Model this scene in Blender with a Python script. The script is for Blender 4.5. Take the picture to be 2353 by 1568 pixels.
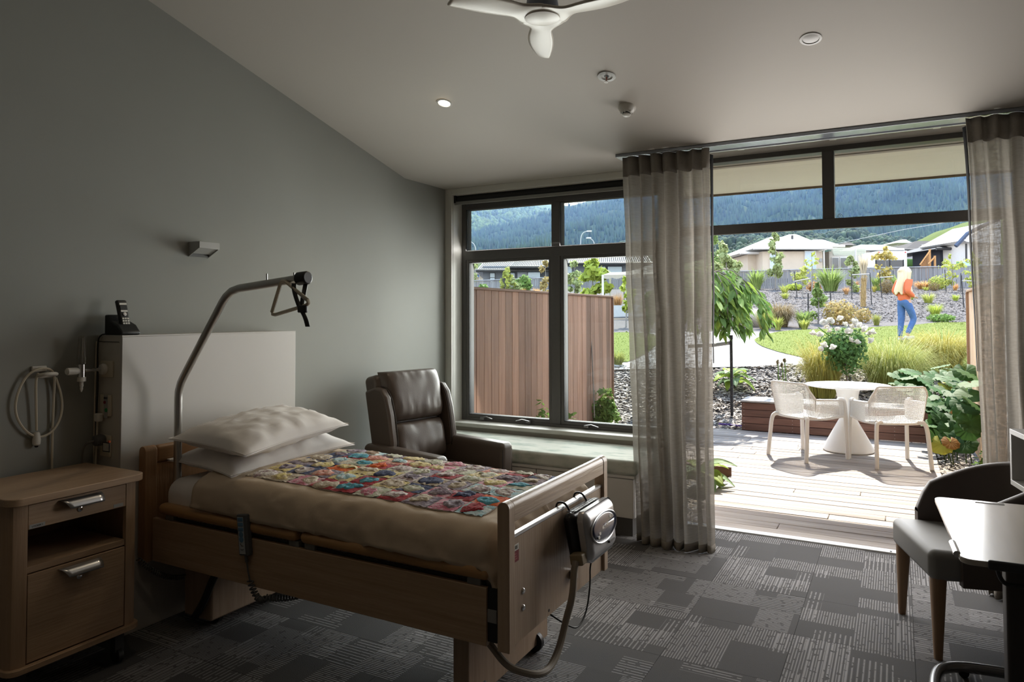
import bpy, math, random
from mathutils import Vector, Matrix, noise as mnoise
from math import sin, cos, pi, radians as RAD, sqrt, atan2, hypot
sc = bpy.context.scene
for _o in list(bpy.data.objects): bpy.data.objects.remove(_o)
COL = sc.collection

# ------------------------------------------------------------ camera
FPX, CX, CY, EYE = 1623.9, 1176.5, 676.7, 1.52
_y, _p, _r = RAD(28.576), RAD(1.733), RAD(-0.145)
F0 = Vector((-sin(_y), cos(_y), 0)); R0 = Vector((cos(_y), sin(_y), 0)); U0 = Vector((0, 0, 1))
CF = F0*cos(_p)+U0*sin(_p); CU = U0*cos(_p)-F0*sin(_p)
CR = R0*cos(_r)+CU*sin(_r); CU = CU*cos(_r)-R0*sin(_r)
EYEP = Vector((0, 0, EYE))
cd = bpy.data.cameras.new('camera'); cam = bpy.data.objects.new('camera', cd); COL.objects.link(cam)
m = Matrix.Identity(4)
for i in range(3):
    m[i][0] = CR[i]; m[i][1] = CU[i]; m[i][2] = -CF[i]; m[i][3] = EYEP[i]
cam.matrix_world = m
cd.sensor_fit = 'HORIZONTAL'; cd.sensor_width = 36; cd.lens = 36*FPX/2353
cd.shift_y = -(784-CY)/2353; cd.clip_start = .05; cd.clip_end = 6000
sc.camera = cam

# ------------------------------------------------------------ sky, sun, exposure
wd = bpy.data.worlds.new('sky'); sc.world = wd; wd.use_nodes = True
_nt = wd.node_tree; _bg = _nt.nodes['Background']
_tc = _nt.nodes.new('ShaderNodeTexCoord'); _sx = _nt.nodes.new('ShaderNodeSeparateXYZ')
_cr = _nt.nodes.new('ShaderNodeValToRGB')
_nt.links.new(_tc.outputs['Generated'], _sx.inputs[0]); _nt.links.new(_sx.outputs['Z'], _cr.inputs[0])
_cr.color_ramp.elements[0].position = 0.0; _cr.color_ramp.elements[0].color = (1, .99, .97, 1)
_cr.color_ramp.elements[1].position = 0.75; _cr.color_ramp.elements[1].color = (.50, .68, .95, 1)
_nt.links.new(_cr.outputs[0], _bg.inputs[0])
_bg.inputs['Strength'].default_value = 3.6
sl = bpy.data.lights.new('sun', 'SUN'); so = bpy.data.objects.new('sun', sl); COL.objects.link(so)
sl.energy = 12.8; sl.angle = RAD(.6); sl.color = (1, .95, .87)
SUNDIR = Vector((-.083, .637, .72)).normalized()
so.rotation_euler = SUNDIR.to_track_quat('Z', 'Y').to_euler(); so.location = (0, 20, 20)
vs = sc.view_settings; vs.view_transform = 'Standard'; vs.look = 'None'; vs.gamma = 1; vs.use_curve_mapping = False
vs.exposure = 0.0
# added fill lamps, unseen by the camera, strengthening daylight at door and window
for _nm, _x, _z, _w, _h, _e, _t, _yy in (('fill_light_door', -.33, 1.42, 1.9, 1.75, 51, 14, 5.12), ('fill_light_window', -2.47, 1.45, 1.75, 1.5, 112, 25, 5.60)):
    _l = bpy.data.lights.new(_nm, 'AREA'); _l.shape = 'RECTANGLE'; _l.size = _w; _l.size_y = _h; _l.energy = _e; _l.color = (1, .975, .94)
    _o = bpy.data.objects.new(_nm, _l); COL.objects.link(_o); _o.location = (_x, _yy, _z); _o.rotation_euler = (RAD(-90+_t), 0, 0); _o.visible_camera = False
cy = sc.cycles
cy.use_denoising = True; cy.max_bounces = 10; cy.diffuse_bounces = 6; cy.glossy_bounces = 4; cy.transmission_bounces = 6
cy.transparent_max_bounces = 12; cy.volume_bounces = 0; cy.sample_clamp_indirect = 4; cy.caustics_reflective = False; cy.caustics_refractive = False
cy.use_adaptive_sampling = True; cy.adaptive_threshold = .02
try: cy.volume_step_rate = 4; cy.volume_max_steps = 64
except Exception: pass

# ------------------------------------------------------------ points of the place
def ray(x, y): return CF+CR*((x-CX)/FPX)-CU*((y-CY)/FPX)
def onz(x, y, z): d = ray(x, y); return EYEP+d*((z-EYE)/d.z)
def onx(x, y, X): d = ray(x, y); return EYEP+d*(X/d.x)
def ony(x, y, Y): d = ray(x, y); return EYEP+d*(Y/d.y)
def dep(x, y, D): d = ray(x, y); return EYEP+d*(D/d.dot(F0))

# ------------------------------------------------------------ materials
MATS = {}
def _n(nt, t, **kw):
    n = nt.nodes.new(t)
    for k, v in kw.items(): setattr(n, k, v)
    return n
def mat(name, col, rough=.5, metal=0, var=.08, scale=12, bump=0, bscale=None, stretch=(1, 1, 1), col2=None, rnd=0, isl=0,
        sheen=0, trans=0, coat=0, spec=.5, emit=None, es=0, detail=4, thr=None):
    if name in MATS: return MATS[name]
    M = bpy.data.materials.new(name); M.use_nodes = True; MATS[name] = M
    nt = M.node_tree; L = nt.links; b = nt.nodes['Principled BSDF']
    b.inputs['Roughness'].default_value = rough; b.inputs['Metallic'].default_value = metal
    b.inputs['Specular IOR Level'].default_value = spec
    if sheen: b.inputs['Sheen Weight'].default_value = sheen
    if coat: b.inputs['Coat Weight'].default_value = coat; b.inputs['Coat Roughness'].default_value = .15
    tc = _n(nt, 'ShaderNodeTexCoord'); mp = _n(nt, 'ShaderNodeMapping'); mp.inputs['Scale'].default_value = stretch
    L.new(tc.outputs['Object'], mp.inputs[0])
    vec = mp.outputs[0]
    if rnd:
        oi = _n(nt, 'ShaderNodeObjectInfo'); ad = _n(nt, 'ShaderNodeVectorMath', operation='ADD'); sclv = _n(nt, 'ShaderNodeVectorMath', operation='SCALE')
        cmb = _n(nt, 'ShaderNodeCombineXYZ')
        for i in range(3): L.new(oi.outputs['Random'], cmb.inputs[i])
        L.new(cmb.outputs[0], sclv.inputs[0]); sclv.inputs['Scale'].default_value = 37
        L.new(mp.outputs[0], ad.inputs[0]); L.new(sclv.outputs[0], ad.inputs[1]); vec = ad.outputs[0]
    nz = _n(nt, 'ShaderNodeTexNoise'); nz.inputs['Scale'].default_value = scale; nz.inputs['Detail'].default_value = detail
    L.new(vec, nz.inputs['Vector'])
    mx = _n(nt, 'ShaderNodeMix', data_type='RGBA')
    c2 = col2 if col2 else tuple(max(0, c*(1-var*2)) for c in col)
    c1 = col if col2 else tuple(min(1, c*(1+var)) for c in col)
    mx.inputs['A'].default_value = (*c1, 1); mx.inputs['B'].default_value = (*c2, 1)
    fac = nz.outputs['Fac']
    if thr:
        mr = _n(nt, 'ShaderNodeMapRange'); mr.inputs[1].default_value = thr[0]; mr.inputs[2].default_value = thr[1]
        L.new(fac, mr.inputs[0]); fac = mr.outputs[0]
    L.new(fac, mx.inputs['Factor'])
    colout = mx.outputs['Result']
    if rnd or isl:
        hs = _n(nt, 'ShaderNodeHueSaturation'); mr = _n(nt, 'ShaderNodeMapRange')
        k = rnd or isl
        if isl:
            g = _n(nt, 'ShaderNodeNewGeometry'); L.new(g.outputs['Random Per Island'], mr.inputs[0])
        else: L.new(oi.outputs['Random'], mr.inputs[0])
        mr.inputs[3].default_value = 1-k; mr.inputs[4].default_value = 1+k
        L.new(mr.outputs[0], hs.inputs['Value']); L.new(colout, hs.inputs['Color']); colout = hs.outputs[0]
    L.new(colout, b.inputs['Base Color'])
    if bump:
        n2 = _n(nt, 'ShaderNodeTexNoise'); n2.inputs['Scale'].default_value = bscale or scale*4; n2.inputs['Detail'].default_value = 3
        L.new(vec, n2.inputs['Vector'])
        bp = _n(nt, 'ShaderNodeBump'); bp.inputs['Strength'].default_value = bump; bp.inputs['Distance'].default_value = .01
        L.new(n2.outputs['Fac'], bp.inputs['Height']); L.new(bp.outputs[0], b.inputs['Normal'])
    if emit: b.inputs['Emission Color'].default_value = (*emit, 1); b.inputs['Emission Strength'].default_value = es
    if trans:
        out = nt.nodes['Material Output']; tr = _n(nt, 'ShaderNodeBsdfTranslucent'); ms = _n(nt, 'ShaderNodeMixShader')
        L.new(colout, tr.inputs[0]); ms.inputs[0].default_value = trans
        L.new(b.outputs[0], ms.inputs[1]); L.new(tr.outputs[0], ms.inputs[2]); L.new(ms.outputs[0], out.inputs[0])
    return M
def glass_mat(name, tint=(.93, .96, .95), refl=.9):
    if name in MATS: return MATS[name]
    M = bpy.data.materials.new(name); M.use_nodes = True; MATS[name] = M; nt = M.node_tree; nt.nodes.clear()
    o = _n(nt, 'ShaderNodeOutputMaterial'); t = _n(nt, 'ShaderNodeBsdfTransparent'); g = _n(nt, 'ShaderNodeBsdfGlossy')
    t.inputs[0].default_value = (*tint, 1); g.inputs['Roughness'].default_value = .01
    fr = _n(nt, 'ShaderNodeFresnel'); fr.inputs[0].default_value = 1.45; mt = _n(nt, 'ShaderNodeMath', operation='MULTIPLY'); mt.inputs[1].default_value = refl
    ms = _n(nt, 'ShaderNodeMixShader')
    nt.links.new(fr.outputs[0], mt.inputs[0]); nt.links.new(mt.outputs[0], ms.inputs[0]); nt.links.new(t.outputs[0], ms.inputs[1]); nt.links.new(g.outputs[0], ms.inputs[2]); nt.links.new(ms.outputs[0], o.inputs[0])
    return M
def wood(name, c1, c2, along='x', rough=.5, rnd=0, fine=60, bump=.15, coat=0):
    s = {'x': (.06, 1, 1), 'y': (1, .06, 1), 'z': (1, 1, .06)}[along]
    return mat(name, c1, rough, col2=c2, scale=fine, stretch=s, bump=bump, bscale=fine*2, rnd=rnd, detail=6, coat=coat, thr=(.32, .72))

# ------------------------------------------------------------ meshes
class MB:
    def __init__(s): s.v = []; s.f = []; s.mi = []; s.k = 0
    def add(s, vs, fs, k=None):
        n = len(s.v); s.v += [tuple(p) for p in vs]; s.f += [tuple(i+n for i in f) for f in fs]; s.mi += [s.k if k is None else k]*len(fs); return s
    def box(s, x0, x1, y0, y1, z0, z1, M=None):
        v = [Vector((x, y, z)) for z in (z0, z1) for y in (y0, y1) for x in (x0, x1)]
        if M: v = [M@p for p in v]
        return s.add(v, [(0, 2, 3, 1), (4, 5, 7, 6), (0, 1, 5, 4), (2, 6, 7, 3), (0, 4, 6, 2), (1, 3, 7, 5)])
    def rbox(s, x0, x1, y0, y1, z0, z1, r=.02, n=2, M=None, fn=None):
        lo = Vector((x0+r, y0+r, z0+r)); hi = Vector((x1-r, y1-r, z1-r)); idx = {}; vv = []; ff = []
        N = 2*n+1
        def co(i): return (-1+i/n, 0) if i <= n else ((i-n-1)/n, 1)
        def vert(i, j, k):
            key = (i, j, k)
            if key in idx: return idx[key]
            q = []; d = []
            for a, c in enumerate(key):
                t, side = co(c); q.append(hi[a] if side else lo[a]); d.append(math.tan(t*pi/4))
            dv = Vector(d); dv.normalize(); p = Vector(q)+dv*r
            if fn: p = fn(p)
            if M: p = M@p
            idx[key] = len(vv); vv.append(p); return idx[key]
        for a in range(3):
            for sd in (0, N):
                for i in range(N):
                    for j in range(N):
                        def mk(u, w):
                            c = [0, 0, 0]; c[a] = sd; c[(a+1) % 3] = u; c[(a+2) % 3] = w; return vert(*c)
                        q = (mk(i, j), mk(i+1, j), mk(i+1, j+1), mk(i, j+1))
                        ff.append(q if sd else q[::-1])
        return s.add(vv, ff)
    def tube(s, pts, r, n=8, cap=True, closed=False, flat=None):
        P = [Vector(p) for p in pts]; m = len(P); up = None; rings = []
        for i in range(m):
            if closed: t = P[(i+1) % m]-P[i-1]
            else: t = P[min(i+1, m-1)]-P[max(i-1, 0)]
            if t.length < 1e-9: t = Vector((0, 0, 1))
            t.normalize()
            if up is None:
                up = Vector((0, 0, 1)) if abs(t.z) < .9 else Vector((1, 0, 0))
            up = up-t*up.dot(t)
            if up.length < 1e-6: up = t.orthogonal()
            up.normalize(); sd = t.cross(up)
            rr = r[i] if isinstance(r, (list, tuple)) else r
            fl = flat or 1
            rings.append([P[i]+up*(rr*cos(2*pi*j/n)*fl)+sd*(rr*sin(2*pi*j/n)) for j in range(n)])
        v = [p for q in rings for p in q]; f = []
        for i in range(m if closed else m-1):
            a = i*n; b = ((i+1) % m)*n
            for j in range(n): f.append((a+j, a+(j+1) % n, b+(j+1) % n, b+j))
        if cap and not closed:
            f.append(tuple(range(n))[::-1]); f.append(tuple((m-1)*n+j for j in range(n)))
        return s.add(v, f)
    def lathe(s, prof, c=(0, 0, 0), n=24, M=None, ax=None):
        v = []; f = []; c = Vector(c)
        if ax: M = Vector(ax).normalized().to_track_quat('Z', 'Y').to_matrix()
        for r, z in prof:
            for j in range(n):
                p = Vector((r*cos(2*pi*j/n), r*sin(2*pi*j/n), z))
                v.append(c+(M@p if M else p))
        for i in range(len(prof)-1):
            for j in range(n):
                f.append((i*n+j, i*n+(j+1) % n, (i+1)*n+(j+1) % n, (i+1)*n+j))
        f.append(tuple(range(n))[::-1]); f.append(tuple((len(prof)-1)*n+j for j in range(n)))
        return s.add(v, f)
    def grid(s, fn, nu, nv, cu=False, k=None):
        v = [fn(i/nu, j/nv) for i in range(nu if cu else nu+1) for j in range(nv+1)]; f = []
        for i in range(nu):
            for j in range(nv):
                a = i*(nv+1)+j; b = ((i+1) % nu if cu else i+1)*(nv+1)+j
                f.append((a, b, b+1, a+1))
        return s.add(v, f, k)
    def prism(s, poly, off):
        n = len(poly); P = [Vector(p) for p in poly]; o = Vector(off)
        return s.add(P+[p+o for p in P], [tuple(range(n))[::-1], tuple(range(n, 2*n))]+[(i, (i+1) % n, n+(i+1) % n, n+i) for i in range(n)])
    def build(s, name, mats, parent=None, bev=0, ang=35, local=False, solid=0, sub=0, segs=2):
        me = bpy.data.meshes.new(name)
        v = s.v
        if parent is not None and not local:
            root = parent
            while root.parent: root = root.parent
            Mi = root.matrix_basis.inverted(); v = [Mi@Vector(p) for p in v]
        me.from_pydata([tuple(p) for p in v], [], s.f)
        for mm in (mats if isinstance(mats, (list, tuple)) else [mats]): me.materials.append(mm)
        if any(s.mi): me.polygons.foreach_set('material_index', s.mi)
        me.polygons.foreach_set('use_smooth', [True]*len(me.polygons))
        me.update(); me.validate()
        if ang: me.set_sharp_from_angle(angle=RAD(ang))
        o = bpy.data.objects.new(name, me); COL.objects.link(o)
        if parent is not None: o.parent = parent
        if solid:
            q = o.modifiers.new('s', 'SOLIDIFY'); q.thickness = solid; q.offset = 0
        if bev:
            q = o.modifiers.new('b', 'BEVEL'); q.width = bev; q.segments = segs; q.limit_method = 'ANGLE'; q.angle_limit = RAD(40)
        if sub:
            q = o.modifiers.new('u', 'SUBSURF'); q.levels = sub; q.render_levels = sub
        return o
def tag(o, label=None, cat=None, group=None, kind=None):
    if label: o['label'] = label
    if cat: o['category'] = cat
    if group: o['group'] = group
    if kind: o['kind'] = kind
    return o
def thing(name, label, cat, loc=(0, 0, 0), rz=0, group=None):
    o = bpy.data.objects.new(name, None); COL.objects.link(o); o.empty_display_size = .05
    o.location = loc; o.rotation_euler = (0, 0, rz)
    o.matrix_basis = Matrix.Translation(loc)@Matrix.Rotation(rz, 4, 'Z')
    return tag(o, label, cat, group)
def struct(name, mb, mt, bev=0, parent=None, kind='structure', **kw):
    o = mb.build(name, mt, parent, bev, **kw)
    if parent is None: o['kind'] = kind
    return o
def sroot(name):
    o = bpy.data.objects.new(name, None); COL.objects.link(o); o['kind'] = 'structure'; return o
def dup(o, parent=None):
    c = o.copy(); COL.objects.link(c); c.parent = parent
    for ch in o.children: dup(ch, c)
    return c
def arc(c, a, b, r, a0, a1, n=8):
    c = Vector(c); a = Vector(a); b = Vector(b)
    return [c+a*(r*cos(a0+(a1-a0)*i/n))+b*(r*sin(a0+(a1-a0)*i/n)) for i in range(n+1)]
def smooth_path(pts, it=2):
    P = [Vector(p) for p in pts]
    for _ in range(it):
        Q = [P[0]]
        for a, b in zip(P, P[1:]): Q += [a*.75+b*.25, a*.25+b*.75]
        Q.append(P[-1]); P = Q
    return P
def Zr(c, a): return Matrix.Translation(c)@Matrix.Rotation(a, 4, 'Z')
def text(name, s, size, mt, M, parent, ext=.0004):
    cu = bpy.data.curves.new(name, 'FONT'); cu.body = s; cu.size = size; cu.extrude = ext; cu.align_x = 'CENTER'; cu.align_y = 'CENTER'; cu.resolution_u = 2
    q = bpy.data.objects.new('text_source', cu); COL.objects.link(q); dg = bpy.context.evaluated_depsgraph_get(); dg.update()
    me = bpy.data.meshes.new_from_object(q.evaluated_get(dg)); bpy.data.objects.remove(q); me.materials.clear(); me.materials.append(mt); me.name = name
    o = bpy.data.objects.new(name, me); COL.objects.link(o)
    root = parent
    while root.parent: root = root.parent
    me.transform(root.matrix_basis.inverted()@M); o.parent = parent; o['kind'] = 'stuff'
    return o
def face_m(c, right, up):
    r = Vector(right).normalized(); u = Vector(up).normalized(); n = r.cross(u); M = Matrix.Identity(4); c = Vector(c)
    for i in range(3): M[i][0] = r[i]; M[i][1] = u[i]; M[i][2] = n[i]; M[i][3] = c[i]
    return M
def nz(x, y, z=0, s=1): return mnoise.noise(Vector((x*s, y*s, z*s)))
# ------------------------------------------------------------ palette
WALLC = mat('wall paint', (.295, .30, .275), .75, var=.03, scale=3, bump=.04, bscale=300)
CEILC = mat('ceiling paint', (.52, .485, .435), .7, var=.015, scale=2, bump=.03, bscale=250)
TRIMC = mat('trim paint', (.66, .65, .60), .45, var=.02)
WHITE = mat('white laminate', (.70, .69, .67), .4, var=.02, scale=5)
ALU = mat('dark aluminium', (.125, .12, .115), .42, .2, var=.05, scale=40)
SATIN = mat('satin aluminium', (.62, .62, .63), .28, .9, var=.03)
CHROME = mat('chrome', (.75, .75, .76), .12, 1, var=.02)
BLACK = mat('black plastic', (.012, .012, .013), .45, var=.1)
DARK = mat('charcoal plastic', (.03, .03, .032), .5, var=.1)
PWHITE = mat('white plastic', (.72, .70, .64), .35, var=.03)
CREAMP = mat('ivory plastic', (.62, .56, .44), .4, var=.03)
GLASS = glass_mat('window glass')
OAK = wood('oak laminate', (.43, .30, .20), (.36, .24, .15), 'x', .42, fine=45)
OAKZ = wood('oak laminate upright', (.43, .30, .20), (.36, .24, .15), 'z', .42, fine=45)
OAKY = wood('oak laminate across', (.44, .31, .205), (.37, .25, .16), 'y', .42, fine=45)
BEECH = wood('honey beech', (.42, .24, .11), (.34, .185, .08), 'x', .35, fine=50)

# ------------------------------------------------------------ room shell
XW, YW, ZC, YC, SL = -3.456, 5.142, 2.626, 4.548, .2566
def zceil(y): return ZC+SL*(YC-y) if y > .4 else ZC+SL*(YC-.4)
def carpet():
    M = bpy.data.materials.new('carpet'); M.use_nodes = True; nt = M.node_tree; L = nt.links; b = nt.nodes['Principled BSDF']
    b.inputs['Roughness'].default_value = .95; b.inputs['Specular IOR Level'].default_value = .15
    tc = _n(nt, 'ShaderNodeTexCoord'); oi = _n(nt, 'ShaderNodeObjectInfo'); sp = _n(nt, 'ShaderNodeSeparateXYZ'); L.new(tc.outputs['Object'], sp.inputs[0])
    def mth(op, a, b2=None):
        n = _n(nt, 'ShaderNodeMath', operation=op)
        for i, q in enumerate((a, b2)):
            if q is None: continue
            if isinstance(q, (int, float)): n.inputs[i].default_value = q
            else: L.new(q, n.inputs[i])
        return n.outputs[0]
    def patch(w, h, seed):
        fx = mth('FLOOR', mth('DIVIDE', sp.outputs[0], w)); fy = mth('FLOOR', mth('DIVIDE', mth('ADD', sp.outputs[1], mth('MULTIPLY', fx, .11)), h))
        c = _n(nt, 'ShaderNodeCombineXYZ'); L.new(fx, c.inputs[0]); L.new(fy, c.inputs[1]); L.new(mth('MULTIPLY', oi.outputs['Random'], 97+seed), c.inputs[2])
        wn = _n(nt, 'ShaderNodeTexWhiteNoise', noise_dimensions='3D'); L.new(c.outputs[0], wn.inputs[0]); return wn.outputs[0]
    r1 = patch(.25, .165, 3); r2 = patch(.167, .25, 11)
    ph = mth('MULTIPLY', oi.outputs['Random'], 40)
    lx = mth('POWER', mth('ABSOLUTE', mth('SINE', mth('MULTIPLY', sp.outputs[0], pi/.0125))), 5)
    lx2 = mth('POWER', mth('ABSOLUTE', mth('SINE', mth('MULTIPLY', sp.outputs[0], pi/.022))), 9)
    n1 = _n(nt, 'ShaderNodeTexNoise'); n1.inputs['Scale'].default_value = 260; L.new(tc.outputs['Object'], n1.inputs['Vector'])
    n2 = _n(nt, 'ShaderNodeTexNoise'); n2.inputs['Scale'].default_value = 30; n2.inputs['Detail'].default_value = 5; L.new(tc.outputs['Object'], n2.inputs['Vector'])
    brk = mth('GREATER_THAN', n2.outputs[0], .40)
    s1 = mth('MULTIPLY', mth('MULTIPLY', lx, mth('GREATER_THAN', r1, .55)), brk); s2 = mth('MULTIPLY', mth('MULTIPLY', lx2, mth('GREATER_THAN', r2, .62)), brk)
    st = mth('MINIMUM', mth('ADD', s1, s2), 1)
    base = mth('ADD', .095, mth('MULTIPLY', mth('SUBTRACT', mth('ADD', r1, n1.outputs[0]), .9), .012))
    v = mth('MAXIMUM', mth('ADD', base, mth('MULTIPLY', st, .20)), .006)
    cc = _n(nt, 'ShaderNodeCombineXYZ'); L.new(v, cc.inputs[0]); L.new(mth('MULTIPLY', v, .97), cc.inputs[1]); L.new(mth('MULTIPLY', v, .97), cc.inputs[2]); L.new(cc.outputs[0], b.inputs['Base Color'])
    bp = _n(nt, 'ShaderNodeBump'); bp.inputs['Strength'].default_value = .4; bp.inputs['Distance'].default_value = .004; L.new(mth('ADD', n1.outputs[0], st), bp.inputs['Height']); L.new(bp.outputs[0], b.inputs['Normal'])
    return M
CARPET = carpet()
floor = struct('floor', MB().box(-3.7, 2.0, -2.1, 5.30, -.2, -.008), mat('screed', (.05, .05, .05), .9))
rng = random.Random(4); t0 = None
for i in range(11):
    for j in range(15):
        x = XW+.25+i*.5; y = 5.13-.25-j*.5
        if y < -1.9 or x > 1.75: continue
        if t0 is None:
            t0 = MB().box(-.2492, .2492, -.2492, .2492, -.008, 0).build('carpet_tile', CARPET, floor, local=True, ang=30); o = t0
        else: o = t0.copy(); COL.objects.link(o)
        o.location = (x, y, 0); o.rotation_euler = (0, 0, rng.choice((0, pi/2, pi, -pi/2)))
poly = [(-2.1, 0), (5.30, 0), (5.30, ZC), (YC, ZC), (.4, zceil(.4)), (-2.1, zceil(.4))]
struct('wall_left', MB().prism([(XW-.15, y, z) for y, z in poly], (.15, 0, 0)), WALLC)
REARC = mat('bounce-cutting dark paint', (.17, .14, .11), .8, var=.03)  # unseen rear walls darkened to lower the light they bounce into the room
struct('wall_right', MB().prism([(1.85, y, z) for y, z in poly], (.15, 0, 0)), REARC)
struct('wall_back', MB().box(XW-.15, 2, -2.25, -2.1, 0, 4), REARC)
cp = [(5.34, ZC), (YC, ZC), (.4, zceil(.4)), (-2.25, zceil(.4)), (-2.25, zceil(.4)+.15), (.4, zceil(.4)+.15), (YC, ZC+.16), (5.34, ZC+.16)]
struct('ceiling', MB().prism([(XW-.16, y, z) for y, z in cp], (5.6, 0, 0)), CEILC)
struct('baseboard_left', MB().box(XW, XW+.014, -2, 4.6, 0, .1), TRIMC, bev=.003)
ww = sroot('wall_window')
w_ = MB()
for a in ((-3.456, -1.55, 5.142, 5.34, 0, .585), (-3.456, -1.42, 5.142, 5.34, 2.57, ZC), (-1.55, -1.42, 5.142, 5.34, 0, 2.58), (.68, 1.9, 5.142, 5.34, 0, ZC), (-3.456, -3.395, 5.15, 5.34, .58, 2.58)): w_.box(*a)
w_.build('wall_panel', CEILC, ww)

# ------------------------------------------------------------ window
w1 = sroot('window_1')
c = MB(); c.box(-3.456, -3.39, 5.125, 5.15, .56, ZC); c.box(-3.39, -1.5, 5.125, 5.15, 2.572, ZC); c.box(-1.55, -1.48, 5.125, 5.15, .56, 2.572)
c.build('casing', TRIMC, w1, bev=.003)
c = MB(); c.box(-3.40, -3.388, 5.15, 5.30, .6, 2.58); c.box(-1.552, -1.54, 5.15, 5.30, .6, 2.58); c.box(-3.4, -1.54, 5.15, 5.3, 2.572, 2.59); c.build('reveal_lining', TRIMC, w1)
c = MB(); c.box(-3.40, -1.5, 5.118, 5.31, .575, .607); c.build('sill', TRIMC, w1, bev=.004)
YF = 5.29
def bar(mb, x0, x1, z0, z1, y0=YF, d=.055): mb.box(x0, x1, y0, y0+d, z0, z1)
c = MB(); bar(c, -3.39, -3.345, .607, 2.52); bar(c, -1.60, -1.55, .607, 2.52); bar(c, -3.345, -1.6, 2.462, 2.52); bar(c, -3.345, -1.6, .607, .63); c.build('outer_frame', ALU, w1, bev=.003)
c = MB(); bar(c, -2.507, -2.431, .63, 2.462, YF-.004); c.build('mullion', ALU, w1, bev=.003)
c = MB(); bar(c, -3.345, -1.6, 2.012, 2.094, YF-.006); c.build('transom', ALU, w1, bev=.003)
for x0, x1 in ((-3.345, -2.507), (-2.431, -1.6)):
    c = MB(); e = .027
    bar(c, x0, x0+e, .63, 2.012, YF+.006); bar(c, x1-e, x1, .63, 2.012, YF+.006); bar(c, x0+e, x1-e, .63, .656, YF+.006); bar(c, x0+e, x1-e, 1.99, 2.012, YF+.006)
    c.build('sash_frame', ALU, w1, bev=.002)
    MB().box(x0+e-.004, x1-e+.004, YF+.034, YF+.038, .65, 1.996).build('pane', GLASS, w1)
    MB().box(x0-.004, x1+.004, YF+.030, YF+.034, 2.09, 2.466).build('pane', GLASS, w1)
GASK = mat('black gasket', (.012, .012, .012), .7)
for x0, x1, z0, z1 in ((-3.318, -2.534, .656, 1.99), (-2.404, -1.627, .656, 1.99), (-3.345, -2.507, 2.094, 2.462), (-2.431, -1.6, 2.094, 2.462)):
    for a in ((x0-.001, x0+.004, z0, z1), (x1-.004, x1+.001, z0, z1), (x0, x1, z0-.001, z0+.004), (x0, x1, z1-.004, z1+.001)):
        MB().box(a[0], a[1], YF+.008, YF+.085, a[2], a[3]).build('gasket', GASK, w1)
for x, sgn in ((-3.17, 1), (-2.72, -1), (-2.20, 1)):
    c = MB(); c.box(x-.02, x+.02, YF-.02, YF+.006, .622, .642); c.tube([(x-.012*sgn, YF-.022, .638), (x+.05*sgn, YF-.03, .65), (x+.11*sgn, YF-.03, .634)], .009, 6, flat=.5)
    c.build('window_stay', mat('grey stay metal', (.25, .25, .25), .35, .7), w1)
rb = thing('roller_blind', 'dark roller blind rolled up at the head of the window, with a pale bottom bar', 'blind', (-2.47, 5.19, 2.55))
MB().tube([(-3.37, 5.20, 2.545), (-1.57, 5.20, 2.545)], .027, 16).build('blind_roll', mat('blind cloth', (.02, .02, .02), .8), rb)
MB().box(-3.385, -1.555, 5.165, 5.18, 2.488, 2.516).build('bottom_bar', mat('grey bar', (.30, .30, .28), .4, .3), rb, bev=.003)
for x in (-3.388, -1.571): MB().box(x, x+.018, 5.16, 5.235, 2.505, 2.572).build('end_bracket', BLACK, rb, bev=.002)

# ------------------------------------------------------------ sliding door opening
d1 = sroot('door_1'); DY = 5.03
c = MB(); c.box(-1.42, .68, DY, DY+.10, 2.592, ZC); c.build('head_frame', ALU, d1, bev=.003)
c = MB(); c.box(-1.42, -1.36, DY, DY+.10, 0, 2.6); c.build('jamb', ALU, d1, bev=.003)
c = MB(); c.box(.62, .68, DY, DY+.10, 0, 2.6); c.build('jamb', ALU, d1, bev=.003)
c = MB(); c.box(-1.36, .62, DY-.004, DY+.03, 2.083, 2.150); c.build('transom', ALU, d1, bev=.004)
c = MB(); c.box(-.418, -.347, DY-.002, DY+.09, 2.148, 2.594); c.build('mullion', ALU, d1, bev=.003)
for x0, x1 in ((-1.36, -.418), (-.347, .62)): MB().box(x0-.005, x1+.005, DY+.045, DY+.05, 2.146, 2.596).build('pane', GLASS, d1)
# stacked sliding leaf tucked behind the right curtain
c = MB(); c.box(.56, .615, DY+.02, DY+.06, .02, 2.08); c.build('sliding_leaf', ALU, d1, bev=.003)
MB().box(-1.42, .68, 5.135, 5.205, -.02, .010).build('threshold', mat('white aluminium sill', (.8, .8, .8), .3, .2), d1, bev=.003)
c = MB()
for k in range(4): c.tube([(-.06+.11*k, 5.15, .010), (-.06+.11*k, 5.15, .0135)], .006, 8)
c.build('screw', DARK, d1)
c = MB(); c.tube(arc((-.318, DY+.043, 2.168), (1, 0, 0), (0, 0, 1), .013, 0, 2*pi, 20)[:-1], .0013, 6, closed=True); c.tube(arc((-.318, DY+.043, 2.168), (1, 0, 0), (0, 0, 1), .006, 0, 2*pi, 12)[:-1], .001, 6, closed=True)
c.build('glass_mark', PWHITE, d1)
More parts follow.
